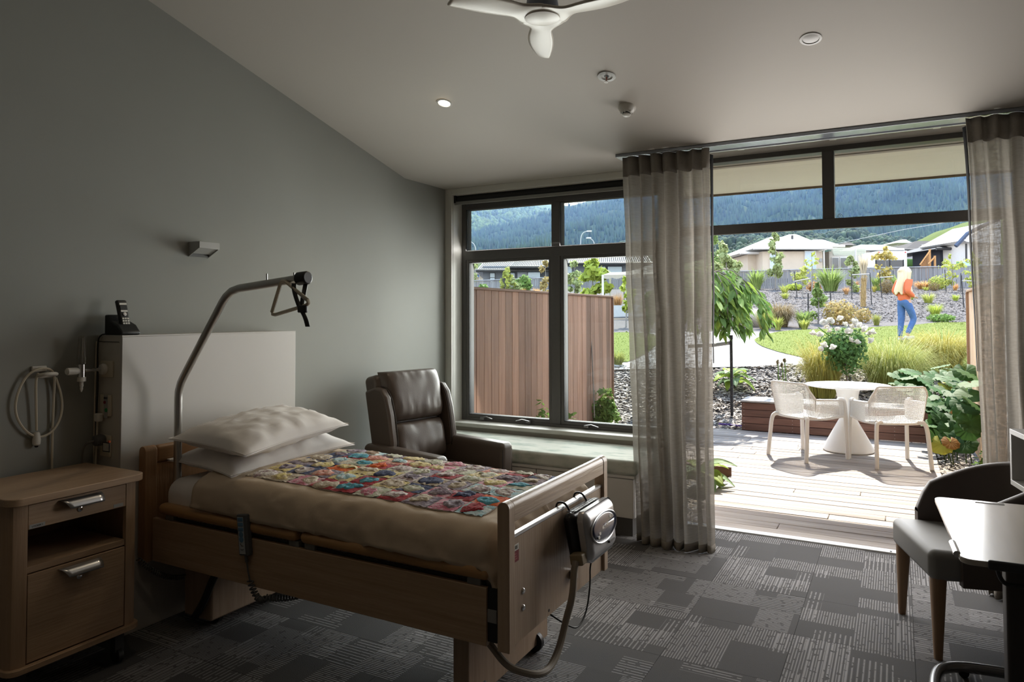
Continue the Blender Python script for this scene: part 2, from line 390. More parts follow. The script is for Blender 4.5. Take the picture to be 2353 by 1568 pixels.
# ------------------------------------------------------------ curtain track + curtains
ct = thing('curtain_track', 'long satin curtain track fixed along the ceiling above the glass door', 'track', (-.3, 4.63, ZC))
c = MB(); c.box(-1.68, 1.3, 4.57, 4.70, 2.604, 2.626); c.build('rail', mat('track metal', (.42, .45, .50), .25, .7), ct, bev=.003)
c = MB(); c.box(-1.68, 1.3, 4.715, 4.735, 2.598, 2.626); c.build('rear_rail', SATIN, ct, bev=.002)
for k in range(4): MB().box(-.9+k*.55, -.86+k*.55, 4.735, 4.76, 2.60, 2.626).build('bracket', PWHITE, ct, bev=.002)
def linen():
    M = bpy.data.materials.new('sheer linen'); M.use_nodes = True; nt = M.node_tree; L = nt.links; b = nt.nodes['Principled BSDF']; out = nt.nodes['Material Output']
    b.inputs['Roughness'].default_value = .9; b.inputs['Specular IOR Level'].default_value = .1
    tc = _n(nt, 'ShaderNodeTexCoord'); mp = _n(nt, 'ShaderNodeMapping'); mp.inputs['Scale'].default_value = (1, 1, .12); L.new(tc.outputs['Object'], mp.inputs[0])
    n1 = _n(nt, 'ShaderNodeTexNoise'); n1.inputs['Scale'].default_value = 190; L.new(mp.outputs[0], n1.inputs['Vector'])
    mp2 = _n(nt, 'ShaderNodeMapping'); mp2.inputs['Scale'].default_value = (.1, .1, 1); L.new(tc.outputs['Object'], mp2.inputs[0])
    n2 = _n(nt, 'ShaderNodeTexNoise'); n2.inputs['Scale'].default_value = 170; L.new(mp2.outputs[0], n2.inputs['Vector'])
    ad = _n(nt, 'ShaderNodeMath', operation='ADD'); L.new(n1.outputs[0], ad.inputs[0]); L.new(n2.outputs[0], ad.inputs[1])
    mr = _n(nt, 'ShaderNodeMapRange'); mr.inputs[1].default_value = .75; mr.inputs[2].default_value = 1.25; mr.inputs[3].default_value = .0; mr.inputs[4].default_value = .20; L.new(ad.outputs[0], mr.inputs[0])
    cr = _n(nt, 'ShaderNodeMix', data_type='RGBA'); cr.inputs['A'].default_value = (.30, .275, .24, 1); cr.inputs['B'].default_value = (.42, .39, .345, 1); L.new(n1.outputs[0], cr.inputs['Factor']); L.new(cr.outputs['Result'], b.inputs['Base Color'])
    tl = _n(nt, 'ShaderNodeBsdfTranslucent'); L.new(cr.outputs['Result'], tl.inputs[0]); m1 = _n(nt, 'ShaderNodeMixShader'); m1.inputs[0].default_value = .32
    L.new(b.outputs[0], m1.inputs[1]); L.new(tl.outputs[0], m1.inputs[2])
    tp = _n(nt, 'ShaderNodeBsdfTransparent'); m2 = _n(nt, 'ShaderNodeMixShader'); L.new(mr.outputs[0], m2.inputs[0]); L.new(m1.outputs[0], m2.inputs[1]); L.new(tp.outputs[0], m2.inputs[2]); L.new(m2.outputs[0], out.inputs[0])
    return M
LINEN = linen(); LINEN2 = mat('linen heading', (.36, .33, .29), .9, trans=.3, var=.1, scale=150, spec=.1)
LINING = mat('dark lining edge', (.02, .02, .02), .9)
def curtain(name, label, x0t, x1t, x0b, x1b, n, seed, edge, flat0=.0, flat1=.0):
    """a pleated curtain hung from the track: heading band, body, hem and a dark leading-edge tape"""
    rg = random.Random(seed); ph = [rg.uniform(-.5, .5) for _ in range(n+2)]; am = [rg.uniform(.55, 1.25) for _ in range(n+2)]
    t = thing(name, label, 'curtain', ((x0t+x1t)/2, 4.62, 0)); ZT = 2.60
    def P(u, z):
        k = z/ZT; x = (x0t+(x1t-x0t)*u)*k+(x0b+(x1b-x0b)*u)*(1-k)
        q = u*n; i = int(q); fr = q-i; a = am[min(i, n)]*(1-fr)+am[min(i+1, n)]*fr; p = ph[min(i, n)]*(1-fr)+ph[min(i+1, n)]*fr
        drift = (1-k)*.7*sin(3*u+seed)+.25*sin(z*1.7+4*u+seed)*(1-k)
        w = sin(2*pi*(q+p*.5*(1-k))+drift)
        env = min(1, u/max(flat0, .02))*min(1, (1-u)/max(flat1, .02))
        amp = (.046+.040*(1-k)**.7)*a*(.35+.65*env)
        if z > 2.47: amp *= .6
        y = 4.585+.035*(1-k)+w*amp
        x += .022*sin(2*pi*(q*1.0+p)+1.2)*(.4+.8*(1-k))*a*env+.012*nz(u*4, z*2, seed)
        return Vector((x, y+.008*nz(u*9, z*3, seed+3), z))
    NU = n*14
    MB().grid(lambda a, b: P(a, .02+b*2.45), NU, 34).build('body', LINEN, t, ang=0)
    MB().grid(lambda a, b: P(a, 2.468+b*.132), NU, 3).build('heading', LINEN2, t, ang=0, solid=.004)
    MB().grid(lambda a, b: P(a, .005+b*.05), NU, 2).build('hem', LINEN2, t, ang=0, solid=.003)
    if edge is not None:
        def E(a, b):
            p = P(edge, 2.57-2.3*b*.95); return p+Vector((0.0, .02+.018*a, 0))
        wd = .05
        c = MB(); c.grid(lambda a, b: P(edge, 2.56-(1.35*b))+Vector(((.001 if edge > .5 else -.001)+(.012 if edge > .5 else -.014)*(1-b)*a, .012+.03*a, 0)), 3, 16); c.build('lining_tape', LINING, t, ang=0, solid=.002)
    return t
curtain('curtain', 'long sheer linen curtain gathered between the window seat and the open door', -1.635, -1.045, -1.56, -1.05, 7, 3, 1.0, flat0=.25, flat1=.1)
curtain('curtain', 'long sheer linen curtain gathered beyond the tub chair at the right edge', .352, 1.25, .41, 1.25, 11, 8, 0.0, flat0=.1)

# ------------------------------------------------------------ window seat
ws = thing('window_seat', 'built-in white bench cabinet under the window', 'bench', (-2.5, 4.87, 0))
c = MB(); c.box(XW+.001, -1.575, 4.62, 5.14, .15, .415); c.build('carcass', WHITE, ws)
c = MB(); c.box(XW+.001, -1.57, 4.595, 5.141, .415, .437); c.build('top', WHITE, ws, bev=.003)
for x0 in (-2.31, -3.045): MB().box(x0+.003, x0+.732, 4.600, 4.62, .150, .411).build('door', WHITE, ws, bev=.002)
MB().box(XW+.001, -3.048, 4.600, 4.62, .150, .411).build('door', WHITE, ws, bev=.002)
c = MB(); c.box(XW+.001, -1.62, 4.70, 5.13, 0, .15); c.build('plinth', mat('plinth grey', (.12, .12, .12), .6), ws)
c = MB(); c.rbox(XW+.004, -1.555, 4.585, 5.112,   .4385, .54, .025, 3, fn=lambda p: p+Vector((0, 0, .006*sin(p.x*7)*sin(p.y*9)+(.008*nz(p.x, p.y, 0, 3) if p.z > .5 else 0))))
PALM = mat('leaf print fabric', (.62, .64, .58), .85, col2=(.30, .38, .33), scale=7, stretch=(1, 2.2, 2.2), bump=.1, bscale=300, thr=(.45, .75), detail=8)
cu = c.build('seat_cushion', PALM, ang=60); tag(cu, 'long pale green leaf-patterned cushion on the window bench', 'cushion')
# ------------------------------------------------------------ service panel behind the bed
PANELW = mat('panel laminate', (.56, .54, .51), .38, var=.02, scale=4)
hp = thing('bedhead_panel', 'tall white service panel boxed out from the wall behind the bed', 'panel', (-3.36, 2.63, 0))
MB().box(-3.274, -3.256, 2.08, 3.19, 0, 1.424).build('front_board', PANELW, hp, bev=.002)
MB().box(XW+.001, -3.256, 2.08, 3.19, 1.424, 1.43).build('top_board', PANELW, hp)
MB().box(XW+.001, -3.275, 2.084, 2.10, 0, 1.424).build('side_board', mat('side grey', (.60, .57, .51), .5), hp)
MB().box(XW+.012, -3.285, 2.082, 2.085, 1.396, 1.4).build('panel_groove', mat('groove grey', (.12, .11, .10), .6), hp)
MB().box(XW+.001, -3.276, 3.17, 3.188, 0, 1.424).build('side_board', PANELW, hp)
YS = 2.084
def plate(name, px0, px1, py0, py1, label=None):
    a = ony(px0, py0, YS); b = ony(px1, py1, YS)
    o = MB().rbox(a.x, b.x, YS-.012, YS, min(a.z, b.z), max(a.z, b.z), .004, 1).build(name, CREAMP, hp)
    if label: o['label'] = label
    return o, (a+b)/2
gp, gc = plate('gas_outlet_plate', 236, 262, 829, 868)
kp, kc = plate('nurse_call_plate', 235, 258, 906, 957)
pp, pc = plate('power_outlet', 235, 257, 998, 1050)
MB().box(kc.x-.006, kc.x+.024, YS-.0135, YS-.012, kc.z-.06, kc.z+.05).build('button_panel', mat('button panel grey', (.38, .37, .35), .5), kp)
for dx, dz, r, cn, cc in ((.002, .036, .006, 'dark', (.03, .03, .04)), (.017, .036, .006, 'grey', (.08, .09, .1)), (.002, .015, .008, 'red', (.25, .02, .03)), (.014, -.022, .010, 'green', (.01, .28, .08))):
    o = MB().lathe([(r, 0), (r*.9, .003)], (kc.x+dx, YS-.0135, kc.z+dz), 12, ax=(0, -1, 0)).build('call_button', mat('button '+cn, cc, .4), kp); o['label'] = 'round %s call button' % cn
# oxygen flowmeter plugged in the gas outlet
fm = thing('oxygen_flowmeter', 'clear oxygen flowmeter plugged into the side of the white bedhead panel', 'flowmeter', (gc.x, 1.98, gc.z))
g0 = Vector((gc.x-.01, YS-.012, gc.z)); 
MB().lathe([(.026, 0), (.028, .006), (.024, .018), (.016, .022)], g0, 20, ax=(0, -1, 0)).build('outlet_collar', PWHITE, fm)
c0 = g0+Vector((0, -.11, 0))
MB().tube([g0+Vector((0, -.02, 0)), c0], .008, 10).build('probe', CHROME, fm)
MB().tube([c0+Vector((0, 0, -.03)), c0+Vector((0, 0, .03))], .016, 14).build('valve_body', CHROME, fm)
MB().lathe([(.021, 0), (.022, .02), (.017, .09), (.015, .13), (.008, .135)], c0+Vector((0, 0, .03)), 16).build('flow_tube', glass_mat('clear plastic', (.93, .92, .9), .5), fm)
MB().lathe([(.006, .0), (.006, .12)], c0+Vector((0, 0, .032)), 8).build('scale_rod', mat('scale grey', (.3, .29, .26), .4), fm)
MB().lathe([(.014, 0), (.017, .01), (.017, .05), (.012, .055)], c0+Vector((0, -.016, 0)), 10, ax=(0, -1, 0)).build('flow_knob', PWHITE, fm)
MB().lathe([(.019, 0), (.019, -.02), (.009, -.022), (.008, -.035), (.0095, -.037), (.006, -.052), (.0075, -.054), (.003, -.07)], c0+Vector((0, 0, -.03)), 14).build('hose_nipple', PWHITE, fm)
# plugs and cables
def cable(name, pts, r, mt, label, cat='cable', it=3):
    o = MB().tube(smooth_path(pts, it), r, 6).build(name, mt, ang=0); return tag(o, label, cat)
pb = pc+Vector((-.004, -.03, .03))
pl = thing('power_plug', 'grey round power plug with a printed tag in the lowest outlet of the bedhead panel', 'plug', pb)
MB().lathe([(.012, -.032), (.026, -.026), (.028, 0), (.024, .014)], pb, 16, ax=(0, 1, 0)).build('plug_body', mat('grey plug', (.10, .10, .10), .4), pl)
tgc = ony(244, 1027, 2.02)
MB().box(tgc.x-.025, tgc.x+.03, 2.018, 2.020, tgc.z-.024, tgc.z+.022).build('printed_tag', mat('tag border', (.03, .03, .03), .5), pl)
for k in range(6): MB().box(tgc.x-.019, tgc.x+.024, 2.0168, 2.018, tgc.z-.018+k*.006, tgc.z-.0145+k*.006).build('tag_line', PWHITE, pl)
MB().box(tgc.x+.02, tgc.x+.032, 2.015, 2.022, tgc.z+.022, tgc.z+.03).build('orange_clip', mat('orange plastic', (.7, .12, .02), .4), pl)
MB().tube(smooth_path([pb+Vector((0, -.03, 0)), pb+Vector((-.03, -.055, -.01)), pb+Vector((-.05, -.06, -.06)), pb+Vector((-.055, -.05, -.2)), pb+Vector((-.05, -.05, -.62))]), .006, 6).build('cord', mat('grey cord', (.16, .15, .14), .5), pl)
pq = kc+Vector((-.024, -.02, -.05))
np_ = thing('nurse_call_plug', 'white angled plug and cord below the call buttons on the bedhead panel', 'plug', pq)
MB().rbox(pq.x-.022, pq.x+.012, 2.046, 2.074, pq.z-.028, pq.z+.012, .007, 2).build('plug_body', PWHITE, np_)
MB().tube(smooth_path([(pq.x-.014, 2.06, pq.z-.028), (pq.x-.016, 2.06, pq.z-.1), (pq.x-.022, 2.056, pq.z-.3), (pq.x-.018, 2.056, pq.z-.55)]), .005, 6).build('cord', CREAMP, np_)
cable('phone_cable', [(-3.40, 2.12, 1.434), (-3.42, 2.074, 1.436), (-3.432, 2.066, 1.39), (-3.426, 2.07, 1.2), (-3.44, 2.072, 1.05), (-3.43, 2.07, .9), (-3.442, 2.07, .7), (-3.436, 2.07, .45)], .0035, BLACK, 'thin black cable running down the edge of the bedhead panel from the phone')
cable('wall_cable', [(-3.447, 2.072, 1.40), (-3.45, 2.068, 1.1), (-3.448, 2.068, .8), (-3.45, 2.068, .45)], .004, CREAMP, 'thin ivory cable clipped along the wall side of the bedhead panel')
# ------------------------------------------------------------ cordless phone
ph = thing('cordless_phone_cradle', 'black phone charging cradle on top of the bedhead panel', 'phone cradle', (-3.36, 2.14, 1.43))
c = MB(); prof = [(-3.425, 1.43), (-3.29, 1.43), (-3.285, 1.445), (-3.32, 1.48), (-3.375, 1.50), (-3.395, 1.53), (-3.425, 1.53)]
c.prism([(x, 2.095, z) for x, z in prof], (0, .10, 0)); c.build('cradle_body', BLACK, ph, bev=.008, segs=3)
hs = thing('cordless_phone_handset', 'black cordless phone handset standing in its cradle on the bedhead panel', 'phone', (-3.35, 2.145, 1.45))
HM = face_m((-3.337, 2.145, 1.525), (0, 1, 0), (-.30, 0, .95))
c = MB(); c.rbox(-.026, .026, -.082, .085, -.022, 0, .0105, 3, M=HM, fn=lambda p: Vector((p.x*(1+.06*sin(p.y*20)), p.y, p.z-.6*p.y*p.y))); c.build('handset_body', BLACK, hs)
def hq(name, x0, x1, y0, y1, mt, z=.0006):
    return MB().box(x0, x1, y0, y1, -.006, z, M=HM).build(name, mt, hs)
hq('screen', -.017, .017, .032, .052, mat('screen grey', (.05, .052, .055), .2)); hq('top_label', -.018, .018, .056, .066, PWHITE); hq('lower_label', -.017, .017, .020, .029, PWHITE)
MB().lathe([(.009, -.004), (.009, .0015), (.006, .002)], HM@Vector((0, .008, 0)), 12, M=HM.to_3x3()).build('navigation_key', SATIN, hs)
for r in range(5):
    for k in range(3): hq('key', -.017+k*.0125, -.008+k*.0125, -.018-r*.0125, -.0105-r*.0125+(-.004 if r == 4 else 0), PWHITE, .001)

# ------------------------------------------------------------ call bell on the wall
cb = thing('call_bell', 'ivory call bell lead looped over a hook on the wall at far left', 'call bell', (XW, 1.82, 1.25))
hk = onx(98, 848, XW+.012)
def wv(x, y, d=.02): return onx(x, y, XW+d)
MB().rbox(XW, XW+.012, hk.y-.045, hk.y+.02, hk.z-.012, hk.z+.014, .005, 2).build('wall_hook', PWHITE, cb)
MB().tube(smooth_path([wv(128, 868), wv(142, 910), wv(143, 950), wv(128, 985), wv(105, 1003), wv(82, 1005), wv(56, 990), wv(35, 955), wv(36, 915), wv(55, 870), wv(80, 850, .03), wv(110, 845, .03), wv(126, 858, .03), wv(124, 900, .016), wv(120, 1000, .012), wv(119, 1090, .012), wv(119, 1140, .012)], 3), .0052, 6).build('cord', CREAMP, cb)
MB().tube(smooth_path([wv(84, 990, .02), wv(83, 930, .022), wv(82, 875, .03), wv(88, 858, .04)], 2), .0052, 6).build('pendant_cord', CREAMP, cb)
bc = wv(110, 862, .045); c = MB()
for zz in (0,): c.tube([bc+Vector((.034*cos(a)*.8, .034*sin(a), .006*cos(a))) for a in [2*pi*k/28 for k in range(28)]], .009, 8, closed=True, flat=.95)
c.build('wrist_band', PWHITE, cb)
pn = wv(84, 1006, .02)
MB().lathe([(.009, .025), (.013, .02), (.017, -.01), (.016, -.03), (.008, -.036)], pn, 14).build('pendant', PWHITE, cb)
MB().lathe([(.009, -.034), (.007, -.043), (.003, -.045)], pn, 10).build('pendant_button', BLACK, cb)

# ------------------------------------------------------------ wall sconce
wl = thing('wall_light', 'small grey wedge-shaped uplight on the green-grey wall above the bed', 'lamp', (XW, 2.65, 1.9))
SC = mat('sconce grey paint', (.42, .42, .40), .45)
y0, y1, x0, x1 = 2.583, 2.715, XW, XW+.092
MB().box(x1-.006, x1, y0, y1, 1.898, 1.935).build('front_plate', SC, wl, bev=.0015)
MB().box(x0, x1-.006, y0+.004, y1-.004, 1.929, 1.933).build('top_glass', mat('frosted', (.5, .5, .48), .5), wl)
for y in (y0, y1-.005): MB().prism([(x0, y, 1.853), (x1-.006, y, 1.896), (x1-.006, y, 1.935), (x0, y, 1.935)], (0, .005, 0)).build('side_plate', SC, wl)
MB().box(x0, x0+.008, y0+.005, y1-.005, 1.856, 1.93).build('back_plate', mat('sconce dark', (.08, .08, .075), .5), wl)
MB().prism([(x0+.02, y0+.006, 1.872), (x1-.012, y0+.006, 1.899), (x1-.012, y0+.006, 1.903), (x0+.02, y0+.006, 1.876)], (0, y1-y0-.012, 0)).build('inner_reflector', SC, wl)

# ------------------------------------------------------------ bedside locker
lk = thing('bedside_locker', 'oak bedside locker on castors with one drawer, an open shelf and a door', 'cabinet', (-3.2, 1.74, 0))
lx0, lx1, ly0, ly1 = -3.42, -2.985, 1.475, 1.995
def rrect(x0, x1, y0, y1, r, n=5, z=0):
    P = []
    for cx, cy_, a in ((x1-r, y1-r, 0), (x0+.01, y1-.01, pi/2), (x0+.01, y0+.01, pi), (x1-r, y0+r, 1.5*pi)):
        rr = r if cx == x1-r else .01
        for k in range(n+1): P.append((cx+rr*cos(a+pi/2*k/n), cy_+rr*sin(a+pi/2*k/n), z))
    return P
MB().prism(rrect(lx0, lx1+.03, ly0-.02, ly1+.02, .05, 6, .793), (0, 0, .03)).build('top', OAKY, lk, bev=.003)
MB().prism(rrect(lx0, lx1+.02, ly0-.01, ly1+.01, .045, 6, .148), (0, 0, .022)).build('base_board', OAKY, lk, bev=.002)
for y, s in ((ly0, 1), (ly1, -1)):
    c = MB(); P = [(lx0, y, .17), (lx1-.03, y, .17), (lx1-.008, y+s*.012, .17), (lx1+.002, y+s*.035, .17), (lx1+.002, y+s*.06, .17), (lx1-.02, y+s*.06, .17), (lx1-.02, y+s*.02, .17), (lx0, y+s*.018, .17)]
    if s < 0: P = P[::-1]
    c.prism(P, (0, 0, .623)).build('side_panel', OAKZ, lk, ang=30)
iy0, iy1 = ly0+.062, ly1-.062
MB().box(lx0, lx0+.012, ly0+.02, ly1-.02, .17, .79).build('back_panel', OAKZ, lk)
MB().box(lx0+.012, lx1-.004, iy0, iy1, .520, .545).build('shelf', OAKY, lk, bev=.001)
dr = MB().box(lx1-.02, lx1+.001, iy0, iy1, .690, .785).build('drawer', OAKY, lk, bev=.0015)
MB().box(lx0+.02, lx1-.02, iy0, iy1, .69, .70).build('drawer_box', OAKY, dr)
dd = MB().box(lx1-.02, lx1+.001, iy0+.002, iy1-.002, .176, .515).build('door', OAKY, lk, bev=.0015)
for par, zc in ((dr, .765), (dd, .490)):
    c = MB(); yc = (iy0+iy1)/2; w = .085
    def hp_(a, b, zc=zc, yc=yc): 
        an = pi*.5*a; e = .025*(1-b if a > .5 else 1)
        yy = yc+(-w+2*w*b)*(1-.18*a)+.012*a
        return Vector((lx1+.002+.036*sin(an), yy, zc+.012-.034*(1-cos(an))))
    c.grid(hp_, 8, 8); c.build('pull_handle', SATIN, par, ang=0, solid=.003)
    MB().lathe([(.011, 0), (.011, .004), (.006, .006)], (lx1, yc, zc-.040), 14, ax=(1, 0, 0)).build('lock', CHROME, par)
LAB = mat('silver label', (.45, .45, .44), .35, .3)
o = MB().box(lx1+.001, lx1+.002, iy0+.004, iy0+.062, .692, .708).build('label_plate', LAB, dr); o['label'] = 'silver label reading LOCKER 1'
text('label_text', 'LOCKER 1', .009, BLACK, face_m((lx1+.0022, iy0+.033, .700), (0, 1, 0), (0, 0, 1)), o)
MB().box(lx1+.001, lx1+.002, iy1-.055, iy1-.012, .694, .708).build('label_plate', LAB, dr)
def castor(c, par, r=.035):
    f = MB(); f.tube([(c[0], c[1]-.012, r), (c[0], c[1]+.012, r)], r, 16); w = f.build('castor', BLACK, par, bev=.003)
    MB().box(c[0]-.018, c[0]+.018, c[1]-.02, c[1]+.02, r*1.5, .15 if par is lk else r*2.4).build('castor_fork', DARK, w)
for x in (lx0+.06, lx1-.05):
    for y in (ly0+.06, ly1-.06): castor((x, y), lk)

# ------------------------------------------------------------ the bed
bd = thing('care_bed', 'adjustable care bed with honey oak panels and wooden side rails', 'bed', (-2.2, 2.65, 0))
FBM = wood('satin oak', (.46, .345, .245), (.40, .29, .20), 'z', .33, fine=45, coat=.15)
FBY = wood('satin oak across', (.47, .36, .26), (.41, .30, .21), 'y', .30, fine=45, coat=.2)
BY0, BY1 = 2.178, 3.128
def post(x0, x1, y0, y1, z0, z1, mt, nm='post'):
    r = (x1-x0)/2; P = [(x0, y0, z0), (x1, y0, z0)]+[((x0+x1)/2+r*cos(a), y0, z1-r+r*sin(a)) for a in [pi*k/10 for k in range(11)]]
    return MB().prism(P[:2]+P[2:], (0, y1-y0, 0)).build(nm, mt, bd, bev=.002)
fx0, fx1 = -1.248, -1.20
for y0, y1 in ((BY0, BY0+.042), (BY1-.042, BY1)): post(fx0, fx1, y0, y1, .345, .865, FBM, 'footboard_post')
P = [(fx0+.002, 0, .79), (fx1-.002, 0, .79)]+[((fx0+fx1)/2+.022*cos(a), 0, .842+.022*sin(a)) for a in [pi*k/12 for k in range(13)]]
MB().prism([(x, BY0+.044, z) for x, _, z in P], (0, BY1-BY0-.088, 0)).build('footboard_rail', FBY, bd, bev=.001)
fp = MB().box(-1.236, -1.212, BY0+.042, BY1-.042, .35, .726).build('footboard_panel', FBM, bd)
MB().box(-1.236, -1.211, BY0+.042, BY1-.042, .726, .739).build('panel_edge_strip', mat('white edge strip', (.72, .72, .73), .25, coat=.4), bd, bev=.003)
for z in (.519, .459): MB().lathe([(.011, 0), (.011, .003), (.007, .006)], (-1.212, BY0+.125, z), 14, ax=(1, 0, 0)).build('cover_screw', CHROME, fp)
MB().lathe([(.006, 0), (.006, .001)], (-1.212, 2.52, .37), 10, ax=(1, 0, 0)).build('bolt_hole', BLACK, fp)
c = MB(); c.rbox(-1.212, -1.185, 2.715, 2.745, .425, .462, .006, 2); c.build('latch_knob', SATIN, fp)
o = MB().box(-1.212, -1.2113, BY0+.043, BY0+.092, .680, .702).build('sticker_top', PWHITE, fp); o['label'] = 'white top half of a small sticker'
o2 = MB().box(-1.212, -1.2113, BY0+.043, BY0+.092, .640, .680).build('sticker_base', mat('sticker red', (.22, .02, .03), .5), fp); o2['label'] = 'dark red half of a small sticker'
text('sticker_text', 'L101', .020, BLACK, face_m((-1.211, BY0+.066, .690), (0, 1, 0), (0, 0, 1)), o)
for k in range(3): MB().box(-1.2113, -1.2109, BY0+.046, BY0+.08-.004*k, .649+k*.009, .652+k*.009).build('sticker_line', mat('sticker pink', (.45, .12, .13), .5), o2)
HBM = wood('honey oak', (.36, .20, .095), (.30, .16, .07), 'z', .4, fine=45); HBX = wood('honey oak along', (.42, .295, .195), (.35, .235, .145), 'x', .42, fine=40); HBY = wood('honey oak across', (.36, .20, .095), (.30, .16, .07), 'y', .4, fine=45)
for y0, y1 in ((BY0-.012, BY0+.05), (BY1-.05, BY1+.012)): post(-3.245, -3.195, y0, y1, .335, .890, HBM, 'headboard_post')
MB().rbox(-3.24, -3.20, BY0+.052, BY1-.052, .80, .887, .018, 2).build('headboard_rail', HBY, bd)
MB().box(-3.23, -3.21, BY0+.05, BY1-.05, .34, .80).build('headboard_panel', HBM, bd)
for y in (2.19, 3.095): MB().box(-3.17, -1.30, y, y+.022, .345, .55).build('side_panel', HBX, bd, bev=.002)
RAIL = wood('rail beech', (.43, .245, .105), (.36, .195, .08), 'x', .33, fine=50)
for y in (2.212, 3.10):
    for x0, x1 in ((-3.13, -2.222), (-2.205, -1.29)):
        c = MB(); c.rbox(x0, x1, y-.030, y+.030, .572, .624, .025, 3); c.build('side_rail', RAIL, bd)
    for x in (-3.06, -2.25, -2.16, -1.36): MB().rbox(x-.03, x+.03, y-.012, y+.014, .50, .575, .006, 1).build('rail_bracket', mat('bracket grey', (.2, .2, .19), .4, .3), bd)
    MB().box(-3.1, -1.32, y+.004, y+.010, .52, .56).build('rail_channel', DARK, bd)
MB().box(-3.18, -1.27, 2.24, 3.07, .46, .50).build('mattress_deck', DARK, bd)
BASEM = wood('base oak', (.40, .29, .205), (.34, .24, .165), 'z', .4, fine=45)
MB().box(-1.52, -1.45, 2.31, 3.15-.15, .035, .46).build('foot_base', BASEM, bd, bev=.004)
MB().box(-3.12, -2.92, 2.33, 2.97, .05, .46).build('head_base', BASEM, bd, bev=.01)
c = MB(); c.tube(smooth_path([(-3.0, 2.30, .07), (-2.93, 2.30, .16), (-2.86, 2.30, .30), (-2.80, 2.30, .34)]), .018, 8); c.build('pedal_arm', BLACK, bd)
for x in (-1.47, -3.0):
    for y in (2.42, 2.9): 
        w = MB().tube([(x, y-.015, .045), (x, y+.015, .045)], .045, 16).build('castor', BLACK, bd, bev=.004)
MB().box(-2.8, -1.6, 2.6, 2.7, .25, .31).build('lift_frame', DARK, bd)
MB().tube([(-2.7, 2.55, .30), (-1.8, 2.55, .38)], .03, 10).build('actuator', DARK, bd)
MB().box(-1.30, -1.262, 2.20, 2.235, .36, .55).build('corner_bracket', BLACK, bd)
o = MB().box(-1.302, -1.262, 2.196, 2.2, .43, .475).build('rating_label', mat('grey rating label', (.25, .25, .25), .5), bd)
MB().tube([(-3.14, 2.3, .44), (-3.14, 2.3, .60)], .03, 12).build('pole_socket', mat('socket grey', (.25, .25, .25), .4, .5), bd)
# mattress
SHEET = mat('white sheet', (.86, .83, .81), .85, var=.02, bump=.05, bscale=400, trans=.1)
c = MB(); c.rbox(-3.165, -1.275, 2.232, 3.075, .50, .73, .075, 4, fn=lambda p: p+Vector((0, 0, .006*nz(p.x, p.y, p.z, 7))))
ma = c.build('mattress', SHEET, ang=0); tag(ma, 'mattress in a white fitted sheet, showing at the pillow end of the bed', 'mattress')
# duvet
def drape(xa, xb, ya, yb, r, ex_foot, ex_side, ztop, ex_head=0):
    def fn(u, v):
        sx = xa-ex_head+(xb+ex_foot-xa+ex_head)*u; sy = ya-ex_side+(yb-ya+2*ex_side)*v
        cx_ = min(max(sx, xa if ex_head else -9), xb); cy_ = min(max(sy, ya), yb); ex = sx-cx_; ey = sy-cy_; e = hypot(ex, ey)
        if e < 1e-9: h = d = 0; dx = dy = 0
        else:
            dx, dy = ex/e, ey/e
            if e < r*pi/2: h, d = r*sin(e/r), r*(1-cos(e/r))
            else: h, d = r+.012*sin(sx*9+sy*5)*min(1, (e-r*pi/2)*9), r+(e-r*pi/2)
        z = ztop(cx_+dx*h, cy_+dy*h)-d
        w = nz(sx, sy, 0, 5)*.007+nz(sx, sy, 3, 13)*.005*(1+min(1, e*6))+.004*abs(nz(sx*.6+sy, sy*.5-sx, 9, 17))*(.5+min(1, e*5))
        w += .009*max(0, 1-2.6*abs(nz(sx*1.2+sy*2.2, sy*3-sx*.8, 2, 3.2)))**5*(.4+min(1, e*5))
        # soft gathers running over the side
        w += .006*max(0, sin(sx*23+nz(sx, sy, 8, 3)*5))*min(1, e*8)
        return Vector((cx_+dx*h+dx*w, cy_+dy*h+dy*w, z+w))
    return fn
def ztop(x, y): return .752+.024*max(0, 1-((y-2.65)/.47)**2)+.010*sin(x*2.1+1)
BEIGE = mat('beige duvet cotton', (.58, .47, .355), .85, var=.05, scale=4, bump=.06, bscale=350)
dv = MB().grid(drape(-2.885, -1.345, 2.275, 3.03, .085, .27, .185, ztop), 100, 70).build('duvet', BEIGE, ang=0, solid=.012)
tag(dv, 'beige duvet spread over the bed and tucked behind the footboard', 'duvet')
